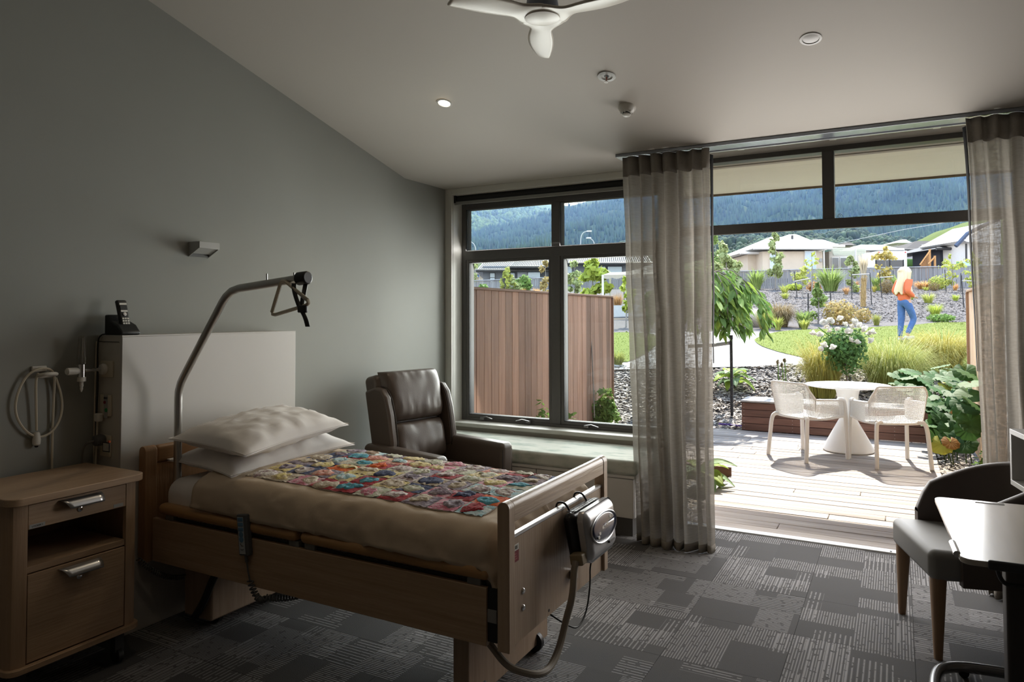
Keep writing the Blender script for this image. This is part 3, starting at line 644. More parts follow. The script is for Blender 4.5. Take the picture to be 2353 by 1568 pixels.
# quilt of gathered patches
qt = thing('patchwork_quilt', 'colourful patchwork quilt of gathered fabric rounds laid over the beige duvet', 'quilt', (-2.0, 2.65, .78))
def qz(x, y): return ztop(x, y)+.006+.004*nz(x, y, 0, 5)
QX0, QX1, QY0, QY1, QNX, QNY = -2.66, -1.385, 2.30, 3.045, 10, 6
MB().grid(lambda a, b: Vector((QX0+(QX1-QX0)*a, QY0+(QY1-QY0)*b, qz(QX0+(QX1-QX0)*a, QY0+(QY1-QY0)*b)+.002)), 40, 24).build('backing', mat('quilt backing', (.52, .45, .38), .9), qt, ang=0, solid=.004)
pal = [('crimson', (.36, .015, .025), (.20, .01, .02)), ('cream', (.62, .55, .44), (.40, .32, .24)), ('lilac grey', (.36, .31, .36), (.14, .11, .15)), ('salmon', (.60, .22, .17), (.66, .42, .34)), ('sky', (.30, .50, .56), (.60, .66, .66)), ('navy', (.02, .03, .09), (.10, .12, .22)),
       ('lemon', (.66, .55, .22), (.60, .50, .34)), ('plum', (.10, .05, .08), (.32, .26, .28)), ('white print', (.66, .62, .58), (.32, .22, .24)), ('orange', (.70, .14, .02), (.55, .08, .02)), ('teal', (.05, .28, .38), (.12, .36, .44)), ('leaf print', (.40, .42, .30), (.62, .58, .50)), ('rose', (.55, .16, .24), (.60, .40, .44)), ('brown print', (.20, .12, .07), (.50, .38, .28))]
qm = [mat('quilt '+n, a, .9, col2=b, scale=38, detail=5, thr=(.42, .62), bump=.35, bscale=90) for n, a, b in pal]
rg = random.Random(21); W = [4, 3, 4, 3, 2, 2, 2, 4, 2, 1, 1, 3, 3, 2]; W2 = [1, 5, 3, 1, 2, 2, 3, 2, 6, 1, 1, 4, 1, 1]
for i in range(QNX):
    for j in range(QNY):
        sx, sy = (QX1-QX0)/QNX, (QY1-QY0)/QNY; xa, ya = QX0+i*sx, QY0+j*sy; a1 = rg.choices(range(14), W)[0]; a2 = rg.choices(range(14), W2)[0]
        if a2 == a1: a2 = (a1+3) % 14
        sd = rg.random()*50
        def bz(x, y):
            u, v = min(1, max(0, (x-xa)/sx)), min(1, max(0, (y-ya)/sy)); e = min(u, 1-u, v, 1-v)*2
            return qz(x, y)+.005+.007*e**.5*(.3+.9*abs(nz(x*1.6, y*.7, sd, 32)))+.006*nz(x, y, sd, 55)
        def pf(u, v):
            x, y = xa+.002+(sx-.004)*u, ya+.002+(sy-.004)*v; return Vector((x, y, bz(x, y)))
        c = MB(); c.grid(pf, 9, 9, k=0)
        cxp, cyp = xa+sx*(.5+rg.uniform(-.06, .06)), ya+sy*(.5+rg.uniform(-.06, .06)); rad = min(sx, sy)*rg.uniform(.36, .48); tw = rg.uniform(0, 6); cut = rg.random() < .5
        def df(u, v):
            an = tw+2*pi*v; rr = rad*u*(1+.10*sin(an*3+sd)+.05*sin(an*7+sd*2))
            if cut: rr *= (.5 if sin(an-tw) < -.15 else 1)
            x, y = cxp+rr*cos(an)*(sx/sy), cyp+rr*sin(an)
            return Vector((x, y, bz(x, y)+(.0045 if u < .95 else -.001)+.003*nz(x, y, sd+3, 80)))
        c.grid(df, 6, 20, k=1)
        c.build('patch', [qm[a1], qm[a2]], qt, ang=0)
# pillows
def pillow(name, label, c, L, Wd, T, rz, tilt, seed, group=None):
    M = Matrix.Translation(c)@Matrix.Rotation(rz, 4, 'Z')@Matrix.Rotation(tilt[0], 4, 'X')@Matrix.Rotation(tilt[1], 4, 'Y')
    mb = MB(); N = 30
    for sg in (1, -1):
        def fn(u, v):
            a, b = 2*u-1, 2*v-1
            x = Wd/2*a*(1-.10*(1-b*b)**1.2*abs(a)**3); y = L/2*b*(1-.06*(1-a*a)**1.2*abs(b)**3)
            t = (max(0, (1-abs(a)**2.6))*max(0, (1-abs(b)**3.4)))**.55
            w = .010*nz(x, y, seed, 8)+.007*nz(x, y, seed+5, 20)
            ed = 1-t; w += .010*max(0, 1-2.8*abs(nz(x*2+y*.6, y*1.2-x, seed+9, 6)))**4
            w += .010*sin(b*16+seed+a*3)*ed*t*2
            fold = .006*(math.exp(-((b-.12)/.03)**2)+math.exp(-((b-.62)/.03)**2))*sg if sg > 0 else 0
            sag = -.02*(a*a*0.3+b*b*.3)*(1 if sg > 0 else .2)
            return M@Vector((x, y, sg*(T/2*t)*(1 if sg > 0 else .8)+(w+fold)*t+sag))
        mb.grid(fn if sg > 0 else (lambda u, v: fn(1-u, v)), N, N)
    return tag(mb.build(name, SHEET, ang=0), label, 'pillow', group)
pillow('pillow', 'lower of the two white pillows stacked at the head of the bed', (-2.93, 2.67, .815), .80, .50, .15, RAD(-3), (RAD(2), RAD(3)), 2)
pillow('pillow', 'upper of the two white pillows stacked at the head of the bed', (-2.90, 2.63, .93), .76, .50, .17, RAD(4), (RAD(3), RAD(5)), 9)
# lifting pole with its triangle handle
STEEL = mat('brushed steel tube', (.50, .49, .47), .3, .95, var=.05, scale=20)
lp = thing('lifting_pole', 'bent steel lifting pole rising over the pillows from the corner of the bed', 'pole', (-3.14, 2.3, .5))
pts = [(-3.14, 2.3, .50), (-3.14, 2.3, 1.12)]+[(-3.137, 2.3, 1.15), (-3.12, 2.3, 1.195), (-3.10, 2.3, 1.225)]+[(-2.825, 2.3, 1.588), (-2.80, 2.3, 1.615), (-2.76, 2.3, 1.64), (-2.71, 2.3, 1.652), (-2.32, 2.3, 1.687)]
MB().tube(pts, .019, 14).build('pole', STEEL, lp)
MB().tube([(-3.14, 2.3, .60), (-3.14, 2.3, .70)], .0205, 14).build('red_sleeve', mat('red sleeve', (.20, .02, .02), .5), lp)
MB().tube([(-2.335, 2.3, 1.686), (-2.275, 2.3, 1.690)], .030, 16).build('end_cap', BLACK, lp, bev=.006)
for x in (-2.53, -2.36): MB().tube([(x, 2.3, 1.68), (x, 2.3, 1.715)], .0035, 6).build('stop_pin', STEEL, lp)
th = thing('grab_triangle', 'ivory triangular grab handle hanging from the lifting pole on a black strap', 'handle', (-2.38, 2.3, 1.6))
A_, B_, C_ = ony(648, 640, 2.285), ony(622, 727, 2.33), ony(716, 698, 2.25)
def tri(A, B, C, r=.12):
    P = []
    for p, q, s in ((A, B, C), (B, C, A), (C, A, B)):
        d1_, d2_ = (s-p), (q-p); a = p+d1_*r; b = p+d2_*r
        P += [a, a*.45+b*.45+p*.1-(a*.0), b] if False else [a, (a+b)*.35+p*.3, b]
    return P
tp = tri(A_, B_, C_)
MB().tube(tp, .0085, 8, closed=True).build('triangle', CREAMP, th)
hg = B_.lerp(A_, .1); c = MB(); n = 12
c.tube([B_.lerp(A_, .12+.7*k/24)+Vector((.007+.0022*(k % 2), 0, 0)) for k in range(25)], .004, 5); c.build('finger_grip', PWHITE, th)
def ribbon(mb, pts, w):
    P = smooth_path(pts, 2)
    mb.grid(lambda a, b: P[int(round(a*(len(P)-1)))]+Vector((w*(b-.5), .3*w*(b-.5), 0)), len(P)-1, 1)
for ps in ([(-2.335, 2.275, 1.665), (-2.32, 2.262, 1.63), (-2.285, 2.253, 1.57), (-2.265, 2.25, 1.545)], [(-2.29, 2.30, 1.66), (-2.28, 2.275, 1.6), (-2.268, 2.255, 1.56), (-2.26, 2.25, 1.54)], [(-2.262, 2.25, 1.545), (-2.235, 2.247, 1.51), (-2.222, 2.246, 1.475)]):
    c = MB(); ribbon(c, ps, .02); c.build('strap', BLACK, th, solid=.003, ang=0)
MB().rbox(-2.285, -2.235, 2.245, 2.262, 1.535, 1.568, .006, 2).build('buckle', BLACK, th)
# hand control hooked on the rail
hc = thing('hand_control', 'grey bed hand control with blue keys hooked over the near side rail', 'remote', (-2.52, 2.17, .57))
HC = face_m((-2.517, 2.163, .568), (1, 0, .12), (-.12, 0, 1)); 
HCM = mat('control grey', (.09, .095, .10), .45)
MB().rbox(-.031, .031, -.088, .088, -.026, 0, .006, 2, M=HC).build('body', HCM, hc)
MB().box(-.024, .012, -.080, .078, -.002, .0006, M=HC).build('key_panel', mat('key panel', (.42, .46, .50), .4), hc)
BLU = mat('key blue', (.10, .22, .36), .4)
for k in range(3): MB().rbox(-.022, .010, .058-k*.021, .075-k*.021, -.002, .002, .002, 1, M=HC).build('key', BLU, hc)
for k, yy in enumerate((.003, -.018)): MB().lathe([(.013, -.001), (.013, .0016), (.010, .0022)], HC@Vector((-.006, yy, 0)), 14, M=HC.to_3x3()).build('round_key', BLU, hc)
for k in range(2): 
    c = MB(); c.tube([HC@Vector((-.014, -.040-k*.018+(.005 if k == 0 else 0), .0012)), HC@Vector((-.007, -.046-k*.018, .0012)), HC@Vector((.003, -.046-k*.018+(0 if k == 0 else .005), .0012))], .0014, 5); c.build('posture_symbol', BLACK, hc)
MB().tube([HC@Vector((0, -.088, -.012)), HC@Vector((0, -.118, -.014))], .007, 8).build('strain_relief', HCM, hc)
def coil(a, b, sag, r, turns, wr, mt, name, par, nn=9):
    a, b = Vector(a), Vector(b); P = []; N = turns*nn
    def base(t): return a.lerp(b, t)+Vector((0, 0, -sag*4*t*(1-t)))
    for i in range(N+1):
        t = i/N; p = base(t); tg = (base(min(1, t+.01))-base(max(0, t-.01))).normalized(); u = tg.orthogonal().normalized(); w = tg.cross(u); an = 2*pi*i/nn
        P.append(p+u*(r*cos(an))+w*(r*sin(an)))
    return MB().tube(P, wr, 5).build(name, mt, par, ang=0)
e0 = HC@Vector((0, -.118, -.014))
MB().tube(smooth_path([e0, e0+Vector((.008, 0, -.04)), e0+Vector((.02, 0, -.075))]), .0035, 6).build('lead', HCM, hc)
P0 = e0+Vector((.02, 0, -.075))
coil(P0, P0+Vector((.09, .01, -.06)), .04, .0115, 12, .0038, HCM, 'coiled_cord', hc); coil(P0+Vector((.09, .01, -.06)), P0+Vector((.28, .12, -.02)), .02, .0115, 18, .0038, HCM, 'coiled_cord', hc)
wc = tag(bpy.data.objects.new('coiled_lead', None), 'dark coiled lead sagging between the locker and the bed', 'cord'); COL.objects.link(wc); wc.location = (-3.2, 2.1, .3); wc.matrix_basis = Matrix.Translation(wc.location)
a = onx(318, 1285, -3.18); b = onx(425, 1325, -3.10)
coil(a, b, .035, .010, 24, .0036, mat('coil dark grey', (.10, .10, .095), .4), 'coil', wc)
# mattress pump hooked on the footboard
pu = thing('mattress_pump', 'grey and black air mattress pump hung on the footboard by two hooks', 'pump', (-1.15, 2.78, .6))
PM = Matrix.Translation((-1.195, 2.785, .612))@Matrix.Rotation(RAD(-9), 4, 'Y')
PY = .165
MB().rbox(.004, .062, -PY, PY, -.10, .105, .03, 4, M=PM, fn=lambda p: Vector((p.x, p.y*(1-.10*max(0, -p.z)/.1), p.z))).build('back_case', mat('pump black', (.014, .014, .016), .3), pu)
MB().rbox(.055, .115, -PY+.002, PY-.002, -.102, .107, .042, 5, M=PM, fn=lambda p: Vector((p.x-.10*max(0, -p.z), p.y*(1-.12*max(0, -p.z)/.1), p.z))).build('front_case', mat('pump silver', (.50, .50, .51), .28, .35), pu)
c = MB(); c.grid(lambda a, b: PM@Vector((.1155+.003*(1-a*a)-.10*max(0, -(.025+.058*a*sin(2*pi*b))), .13*a*cos(2*pi*b), .022+.058*a*sin(2*pi*b)*(1 if sin(2*pi*b) < 0 else .8))), 6, 28); c.build('control_panel', mat('panel navy', (.015, .022, .07), .25, coat=.5), pu, ang=0, solid=.002)
c = MB(); c.tube([PM@Vector((.1165-.10*max(0, -(.022+.062*sin(a))), .137*cos(a), .020+.064*sin(a)*(1 if sin(a) < 0 else .8))) for a in [2*pi*k/32 for k in range(32)]], .004, 6, closed=True); c.build('panel_bezel', SATIN, pu)
for y, z in ((-.06, .0), (-.02, .015), (.03, .02), (.07, .04), (-.075, -.012)): MB().box(.116, .1195, y-.009, y+.009, z-.005, z+.005, M=PM).build('pump_key', PWHITE, pu)
MB().box(.100, .1175, .03, .09, -.062, -.052, M=PM).build('name_strip', mat('strip grey', (.08, .08, .08), .5), pu)
for k in range(9):
    for q in range(3): MB().box(.012+q*.016, .024+q*.016, -.12+k*.027, -.098+k*.027, .1045, .107, M=PM).build('warning_print', mat('print grey', (.20, .20, .21), .4), pu)
for y in (2.665, 2.845):
    MB().tube(smooth_path([(-1.243, y-.01, .715), (-1.243, y-.005, .748), (-1.225, y, .755), (-1.205, y+.005, .748), (-1.185, y+.02, .70), (-1.175, y+.03, .665)], 2), .0045, 8).build('hook', BLACK, pu)
MB().rbox(.03, .085, -PY-.03, -PY+.02, -.09, -.045, .008, 2, M=PM).build('hose_connector', mat('connector beige', (.30, .24, .15), .5), pu)
HOSE = mat('hose beige grey', (.30, .26, .21), .45)
hb = PM@Vector((.058, -PY-.03, -.07))
MB().tube(smooth_path([hb, hb+Vector((0, -.02, -.03)), hb+Vector((.005, -.045, -.12)), (-1.15, 2.545, .34), (-1.15, 2.49, .26), (-1.15, 2.41, .215), (-1.155, 2.33, .22), (-1.19, 2.285, .235), (-1.26, 2.27, .25), (-1.35, 2.3, .30)], 3), .0135, 10).build('hose', HOSE, pu)
cable('pump_lead', [PM@Vector((.03, .10, -.095)), (-1.185, 2.872, .45), (-1.18, 2.865, .36), (-1.17, 2.80, .27), (-1.17, 2.71, .235), (-1.19, 2.66, .26), (-1.25, 2.63, .30), (-1.32, 2.62, .34)], .0035, BLACK, 'thin black lead drooping from the pump to under the footboard')
# ------------------------------------------------------------ recliner
LEA = mat('brown leather', (.088, .066, .053), .38, var=.12, scale=5, bump=.08, bscale=180, spec=.5)
LEAD = mat('dark piping', (.03, .022, .018), .5)
rc = thing('recliner', 'brown leather winged recliner armchair in the corner by the window', 'armchair', (-2.86, 4.16, 0), RAD(-11))
RM = Matrix.Translation((-2.86, 4.16, 0))@Matrix.Rotation(RAD(-11), 4, 'Z')
def puff(r, x, y, z, seed, amp=.012, cre=0):
    return lambda p: p+Vector((amp*nz(p.y*1.0, p.z, seed, 7)+(cre*max(0, sin(p.y*60+nz(p.z, p.y, seed, 9)*4))*math.exp(-((p.z-z)/.05)**2) if cre else 0), 0, .5*amp*nz(p.x, p.y, seed+2, 6)))
for s in (-1, 1):
    y0, y1 = (.265, .385) if s > 0 else (-.385, -.265)
    c = MB(); c.rbox(-.36, .36, y0, y1, .10, .63, .035, 4, M=RM, fn=lambda p: p+Vector((.012*(p.z > .5)*(p.x > 0), 0, -.03*max(0, (p.x+.1))*(p.z > .4)+.012*sin((p.x+.36)*4.2)*(p.z > .5)))); ar = c.build('armrest', LEA, rc, ang=60)
    c = MB(); zc = .615; c.tube([RM@Vector((.357, y0+.012, .14)), RM@Vector((.360, y0+.012, .57)), RM@Vector((.362, y0+.03, .598)), RM@Vector((.362, y1-.03, .598)), RM@Vector((.360, y1-.012, .57)), RM@Vector((.357, y1-.012, .14))], .005, 6); c.build('piping', LEAD, ar)
c = MB(); c.rbox(-.30, .355, -.262, .262, .30, .455, .05, 5, M=RM, fn=lambda p: p+Vector((0, 0, .02*cos(p.y*6)*(p.z > .38)))); c.build('seat_cushion', LEA, rc, ang=60)
c = MB(); c.rbox(-.32, .325, -.262, .262, .10, .30, .02, 2, M=RM); c.build('footrest_front', LEA, rc, ang=60)
TL = RM@Matrix.Translation((-.20, 0, .42))@Matrix.Rotation(RAD(-13), 4, 'Y')
c = MB(); c.rbox(-.115, .03, -.30, .30, -.05, .70, .04, 3, M=TL); c.build('back_shell', LEA, rc, ang=60)
def cush(z0, z1, x1, nm, seed, hw=.245, ttl=.0):
    mb = MB(); N = 26
    for sg in (1,):
        def fn(u, v):
            b, a = 2*u-1, 2*v-1
            e = max(0, (1-abs(a)**5))**.32*max(0, (1-abs(b)**6))**.3
            y = hw*b*(1+ttl*a); z = (z0+z1)/2+(z1-z0)/2*a
            cr = .006*max(0, sin(y*75+nz(y, z, seed, 8)*3))*(math.exp(-((a+.55)/.4)**2)+.6*math.exp(-((a-.85)/.25)**2))
            return TL@Vector((.01+(x1-.01)*e-cr+.006*nz(y, z, seed, 9)-.03*(1-b*b)*0+.012*cos(a*1.4), y, z))
        mb.grid(fn, N, N)
    return mb.build(nm, LEA, rc, ang=0)
cush(.05, .345, .095, 'lower_back_cushion', 3); cush(.345, .715, .115, 'head_cushion', 7, .262, .02)
c = MB(); c.tube([TL@Vector((.035, -.235+.47*k/12, .347)) for k in range(13)], .007, 6); c.build('seam_piping', LEAD, rc)
for s in (-1, 1):
    P = [(-.10, .10), (.10, .12), (.125, .20), (.135, .40), (.125, .52), (.09, .585), (.03, .61), (-.09, .60)]
    c = MB(); y = .262 if s > 0 else -.322
    c.prism([TL@Vector((x, y, z)) for x, z in (P if s > 0 else P)], (TL.to_3x3()@Vector((0, .06, 0)))); wg = c.build('wing', LEA, rc, bev=.018, segs=3, ang=50)
    c = MB(); c.tube(smooth_path([TL@Vector((x, y+(.002 if s > 0 else .058), z)) for x, z in P[1:]], 2), .0045, 6); c.build('piping', LEAD, wg)
for x in (-.28, .28):
    for y in (-.30, .30): MB().tube([RM@Vector((x, y, 0)), RM@Vector((x, y, .10))], .025, 10).build('foot', BLACK, rc)
# ------------------------------------------------------------ tub chair
tcx = thing('tub_chair', 'grey-seated tub chair with brown wrap-around back and tapered wooden legs, by the open door', 'chair', (.29, 3.98, 0), RAD(196.3))
TM = Matrix.Translation((.29, 3.98, 0))@Matrix.Rotation(RAD(196.3), 4, 'Z')
GREYF = mat('grey vinyl', (.21, .205, .195), .5, var=.05, scale=6, bump=.05, bscale=250)
BRNV = mat('brown vinyl', (.085, .066, .056), .48, var=.1, scale=6, bump=.04, bscale=250)
c = MB(); c.rbox(-.24, .265, -.275, .275, .345, .475, .035, 5, M=TM, fn=lambda p: p+Vector((.012*cos(p.y*5)*(p.x > .1), 0, .016*cos(p.y*5)*(p.z > .42)-.02*(p.x < 0)*(p.z > .42)+.003*sin(p.y*40)*(p.x > .22)))); c.build('seat', GREYF, tcx, ang=60)
def tub(inner):
    def fn(u, v):
        q = 2*u-1; an = q*RAD(118); ca, sa = cos(an), sin(an)
        rx, ry = .30, .305
        x = -.02-rx*ca if abs(an) < pi/2 else -.02+.30*(abs(an)-pi/2)*1.15; y = ry*sa if abs(an) < pi/2 else ry*(1 if sa > 0 else -1)*(1-.02*(abs(an)-pi/2))
        h = .80-.185*abs(q)**2.2-(.10*max(0, abs(q)-.93)/.07)
        z0 = .335; z = z0+(h-z0)*v
        lean = 1+.14*max(0, v-.2)
        x = x*lean if x < 0 else x
        off = .045 if inner else 0
        d = hypot(x, y) or 1
        if abs(an) < pi/2: x -= x/d*off; y -= y/d*off
        else: y -= off*(1 if y > 0 else -1)
        return TM@Vector((x, y, z))
    return fn
N_, V_ = 44, 10; fi, fo = tub(True), tub(False); c = MB()
c.grid(lambda u, v: fo(u, v), N_, V_); c.grid(lambda u, v: fi(1-u, v), N_, V_)
def rim(u, v): 
    a, b = fo(1-u, 1), fi(1-u, 1); t = pi*v; m_ = (a+b)/2; return m_+(a-b)/2*cos(t)+Vector((0, 0, .018*sin(t)))
c.grid(rim, N_, 6)
for u in (0, 1): c.grid(lambda s, v, u=u: (fo(u, v) if s == 0 else fi(u, v)), 1, V_)
c.grid(lambda u, s: (fo(u, 0) if s == 0 else fi(u, 0)), N_, 1)
c.build('tub_back', BRNV, tcx, ang=50)
LEGW = wood('beech leg', (.30, .185, .10), (.24, .14, .075), 'z', .4, fine=50)
for x, y in ((.225, .235), (.225, -.235), (-.22, .20), (-.22, -.20)):
    c = MB(); t = Vector((x*1.04 if x > 0 else x*1.15, y*1.04, 0)); b2 = Vector((x, y, .36))
    def lf(u, v): 
        r = .016+.016*v; p = t.lerp(b2, v); return TM@Vector((p.x+r*(abs(cos(2*pi*u))**.6)*(1 if cos(2*pi*u) > 0 else -1), p.y+r*(abs(sin(2*pi*u))**.6)*(1 if sin(2*pi*u) > 0 else -1), p.z))
    c.grid(lf, 16, 6, cu=True); c.f.append(tuple(i*7 for i in range(16))[::-1]); c.mi.append(0); lg = c.build('leg', LEGW, tcx)
    MB().tube([TM@Vector((t.x, t.y, -.0)), TM@Vector((t.x, t.y, .012))], .014, 10).build('glide', BLACK, lg)
# ------------------------------------------------------------ overbed table
ot = thing('overbed_table', 'overbed table with a pale laminate top and a dark wood column, at the right edge', 'table', (.38, 3.0, 0))
zt = .76; A_ = onz(2146, 1141, zt); B_ = onz(2208, 1284, zt); W_ = Vector((.43, .0, 0))
ax = (A_-B_).normalized(); bx = Vector((ax.y, -ax.x, 0))
def tp_(s, t): return B_+ax*s+bx*t
LN = (A_-B_).length; WD = .42
def rr4(s0, s1, t0_, t1, r, n=6):
    P = []
    for cs, ct_, a0 in ((s1-r, t1-r, 0), (s0+r, t1-r, pi/2), (s0+r, t0_+r, pi), (s1-r, t0_+r, 1.5*pi)):
        for k in range(n+1):
            a = a0+pi/2*k/n; P.append((cs+r*cos(a), ct_+r*sin(a)) if False else (cs+r*cos(a) if True else 0, ct_+r*sin(a)))
    return P
OTOP = mat('table laminate', (.47, .43, .39), .22, var=.06, scale=30, stretch=(1, .08, 1), coat=.3)
poly = [tp_(s, t)+Vector((0, 0, -.018)) for s, t in rr4(0, LN, 0, WD, .035)]
MB().prism(poly, (0, 0, .018)).build('table_top', OTOP, ot, bev=.003)
for s0, s1, t0_, t1 in ((-.006, .004, .07, WD-.04),):
    q = MB(); q.prism([tp_(s0-.006, t0_)+Vector((0, 0, -.022)), tp_(s0-.006, t1)+Vector((0, 0, -.022)), tp_(s1, t1)+Vector((0, 0, -.022)), tp_(s1, t0_)+Vector((0, 0, -.022))], (0, 0, .030)); q.build('edge_lip', DARK, ot, bev=.006)
q = MB(); q.tube([tp_(.055, -.004)+Vector((0, 0, -.004)), tp_(.18, -.004)+Vector((0, 0, -.004))], .011, 10); q.build('rail_clip', SATIN, ot)
MB().rbox(*(lambda p: (p.x-.05, p.x+.05, p.y-.012, p.y+.012, zt-.004, zt+.003))(tp_(LN-.03, .19)), .003, 1).build('hand_slot', SATIN, ot)
cc = Vector((.385, 3.065, 0))
DKW = wood('dark walnut', (.035, .026, .021), (.022, .017, .014), 'z', .45, fine=50)
MB().rbox(cc.x-.068, cc.x+.068, cc.y-.055, cc.y+.055, .06, .70, .012, 2).build('column', DKW, ot)
MB().box(cc.x-.12, cc.x+.10, cc.y-.22, cc.y+.22, .70, zt-.019).build('top_carrier', DARK, ot, bev=.008)
MB().tube(smooth_path([dep(x, y, 2.28) for x, y in ((2290, 1296), (2296, 1325), (2308, 1342), (2330, 1346), (2380, 1350))], 2), .007, 8).build('height_lever', BLACK, ot)
bl = Vector((.10, 2.92, .045))
MB().tube(smooth_path([(.60, 3.57, .045), (.26, 3.56, .045), (.14, 3.50, .045), (.105, 3.38, .045), (.10, 3.1, .045), (.10, 2.75, .045), (.15, 2.65, .045), (.60, 2.62, .045)], 3), .022, 12).build('base_loop', mat('grey base metal', (.20, .20, .20), .25, .8), ot)
for x, y in ((.22, 3.55), (.20, 2.64)): MB().tube([(x, y-.012, .02), (x, y+.012, .02)], .02, 12).build('castor', BLACK, ot)
# ------------------------------------------------------------ white open shelf box at the right edge
sx_ = thing('shelf_box', 'white open-fronted shelf box cut off by the right edge, above the overbed table', 'shelf', (.4, 2.8, .9))
S0 = dep(2319, 985, 2.5); S1 = dep(2323, 1105, 2.5)
dn = Vector(ray(1720, 728)); dn.z = 0; dn = -dn.normalized(); sd_ = Vector((-dn.y, dn.x, 0)); sd_ = sd_ if sd_.x > 0 else -sd_
zt1, zb1 = S0.z, S1.z-.012; L_, D_ = .62, .30; o_ = Vector((S0.x, S0.y, 0)); GREYI = mat('shelf grey', (.30, .30, .29), .5)
def slab(a0, a1, b0, b1, z0, z1, nm, mt, bev=.0015):
    q = MB(); q.prism([o_+dn*a0+sd_*b0+Vector((0, 0, z0)), o_+dn*a1+sd_*b0+Vector((0, 0, z0)), o_+dn*a1+sd_*b1+Vector((0, 0, z0)), o_+dn*a0+sd_*b1+Vector((0, 0, z0))], (0, 0, z1-z0)); return q.build(nm, mt, sx_, bev=bev)
slab(0, L_, 0, D_, zt1-.018, zt1, 'top_board', WHITE); slab(0, L_, 0, D_, zb1, zb1+.018, 'bottom_board', WHITE); slab(0, .018, 0, D_, zb1+.018, zt1-.018, 'end_board', WHITE); slab(L_-.018, L_, 0, D_, zb1+.018, zt1-.018, 'end_board', WHITE)
slab(.018, L_-.018, D_-.012, D_, zb1+.018, zt1-.018, 'back_board', GREYI)
slab(0, .03, D_-.03, D_, 0, zb1, 'support', WHITE); slab(L_-.03, L_, D_-.03, D_, 0, zb1, 'support', WHITE)
# ------------------------------------------------------------ ceiling fittings
def onceil(x, y):
    d = ray(x, y); t = (ZC+SL*YC-EYE)/(d.z+SL*d.y); return EYEP+d*t
NC = Vector((0, -SL, -1)).normalized()   # down out of the raked ceiling
def cm(p):
    M = NC.to_track_quat('Z', 'X').to_matrix().to_4x4(); M.translation = p; return M
def downlight(p, label, lit, energy=0, show=True):
    t = thing('downlight', label, 'light', p); M = cm(p); R3 = M.to_3x3()
    MB().lathe([(.036, .0005), (.039, .004), (.050, .003), (.0505, 0)], p, 36, M=R3).build('trim_ring', mat('downlight white', (.7, .69, .66), .35), t)
    if lit: m_ = mat('lit lamp', (1, .9, .7), .4, emit=(1, .80, .52), es=30)
    else: m_ = mat('frosted lens', (.55, .54, .52), .3)
    MB().lathe([(.0365, .001), (.030, .0022), (.001, .003)], p, 28, M=R3).build('lens', m_, t)
    if lit and energy:
        l = bpy.data.lights.new('lamp_light', 'SPOT'); l.energy = energy; l.color = (1, .80, .56); l.spot_size = RAD(112); l.spot_blend = .9; l.shadow_soft_size = .035
        lo = bpy.data.objects.new('lamp_light', l); COL.objects.link(lo); lo.location = p+NC*.012; lo.rotation_euler = (-NC).to_track_quat('Z', 'Y').to_euler()
    return t
downlight(onceil(1021, 237), 'small round recessed downlight glowing warm on the sloping ceiling', True, 22)
downlight(onceil(1863, 89), 'small round recessed downlight switched off, near the curtain side of the ceiling', False)
def upc(x, y): return Vector((x, y, zceil(y)))
LAMPX = 12
for x, y in ((-1.6, 1.25), (-1.6, .45)):
    t = downlight(upc(x, y) if y > .4 else upc(x, y), 'lit recessed downlight further back in the room, %s the bed foot' % ('near' if y > 1 else 'well behind'), True, LAMPX)
sp = onceil(1394, 175); t = thing('sprinkler', 'small white fire sprinkler head recessed in the ceiling', 'sprinkler', sp); R3 = cm(sp).to_3x3()
MB().lathe([(.030, .001), (.033, .006), (.050, .005), (.052, 0)], sp, 28, M=R3).build('escutcheon', mat('sprinkler white', (.55, .55, .52), .4), t)
MB().lathe([(.0295, .0008), (.001, .0012)], sp, 20, M=R3).build('recess', DARK, t)
for s in (-1, 1): MB().tube([sp+R3@Vector((.011*s, 0, .002)), sp+R3@Vector((.011*s, 0, .02)), sp+R3@Vector((.002*s, 0, .036))], .0026, 6).build('yoke_arm', PWHITE, t)
MB().lathe([(.002, .004), (.003, .018), (.002, .034)], sp, 8, M=R3).build('glass_bulb', mat('bulb red', (.35, .03, .02), .2), t)
MB().lathe([(.012, .036), (.012, .039)], sp, 12, M=R3).build('deflector', PWHITE, t)
sdp = onceil(1441, 246); t = thing('smoke_detector', 'white domed smoke detector on the ceiling near the curtain', 'smoke detector', sdp); R3 = cm(sdp).to_3x3()
MB().lathe([(.052, 0), (.052, .012), (.050, .016), (.040, .034), (.026, .042)], sdp, 32, M=R3).build('base', PWHITE, t)
MB().lathe([(.024, .041), (.024, .048)], sdp, 20, M=R3).build('sensor_slot', BLACK, t)
MB().lathe([(.023, .049), (.024, .056), (.015, .060)], sdp, 20, M=R3).build('sensor_cap', PWHITE, t)
for k in range(6): 
    a = 2*pi*k/6; MB().tube([sdp+R3@Vector((.036*cos(a), .036*sin(a), .036)), sdp+R3@Vector((.030*cos(a), .030*sin(a), .05))], .003, 5).build('guard_rib', PWHITE, t)
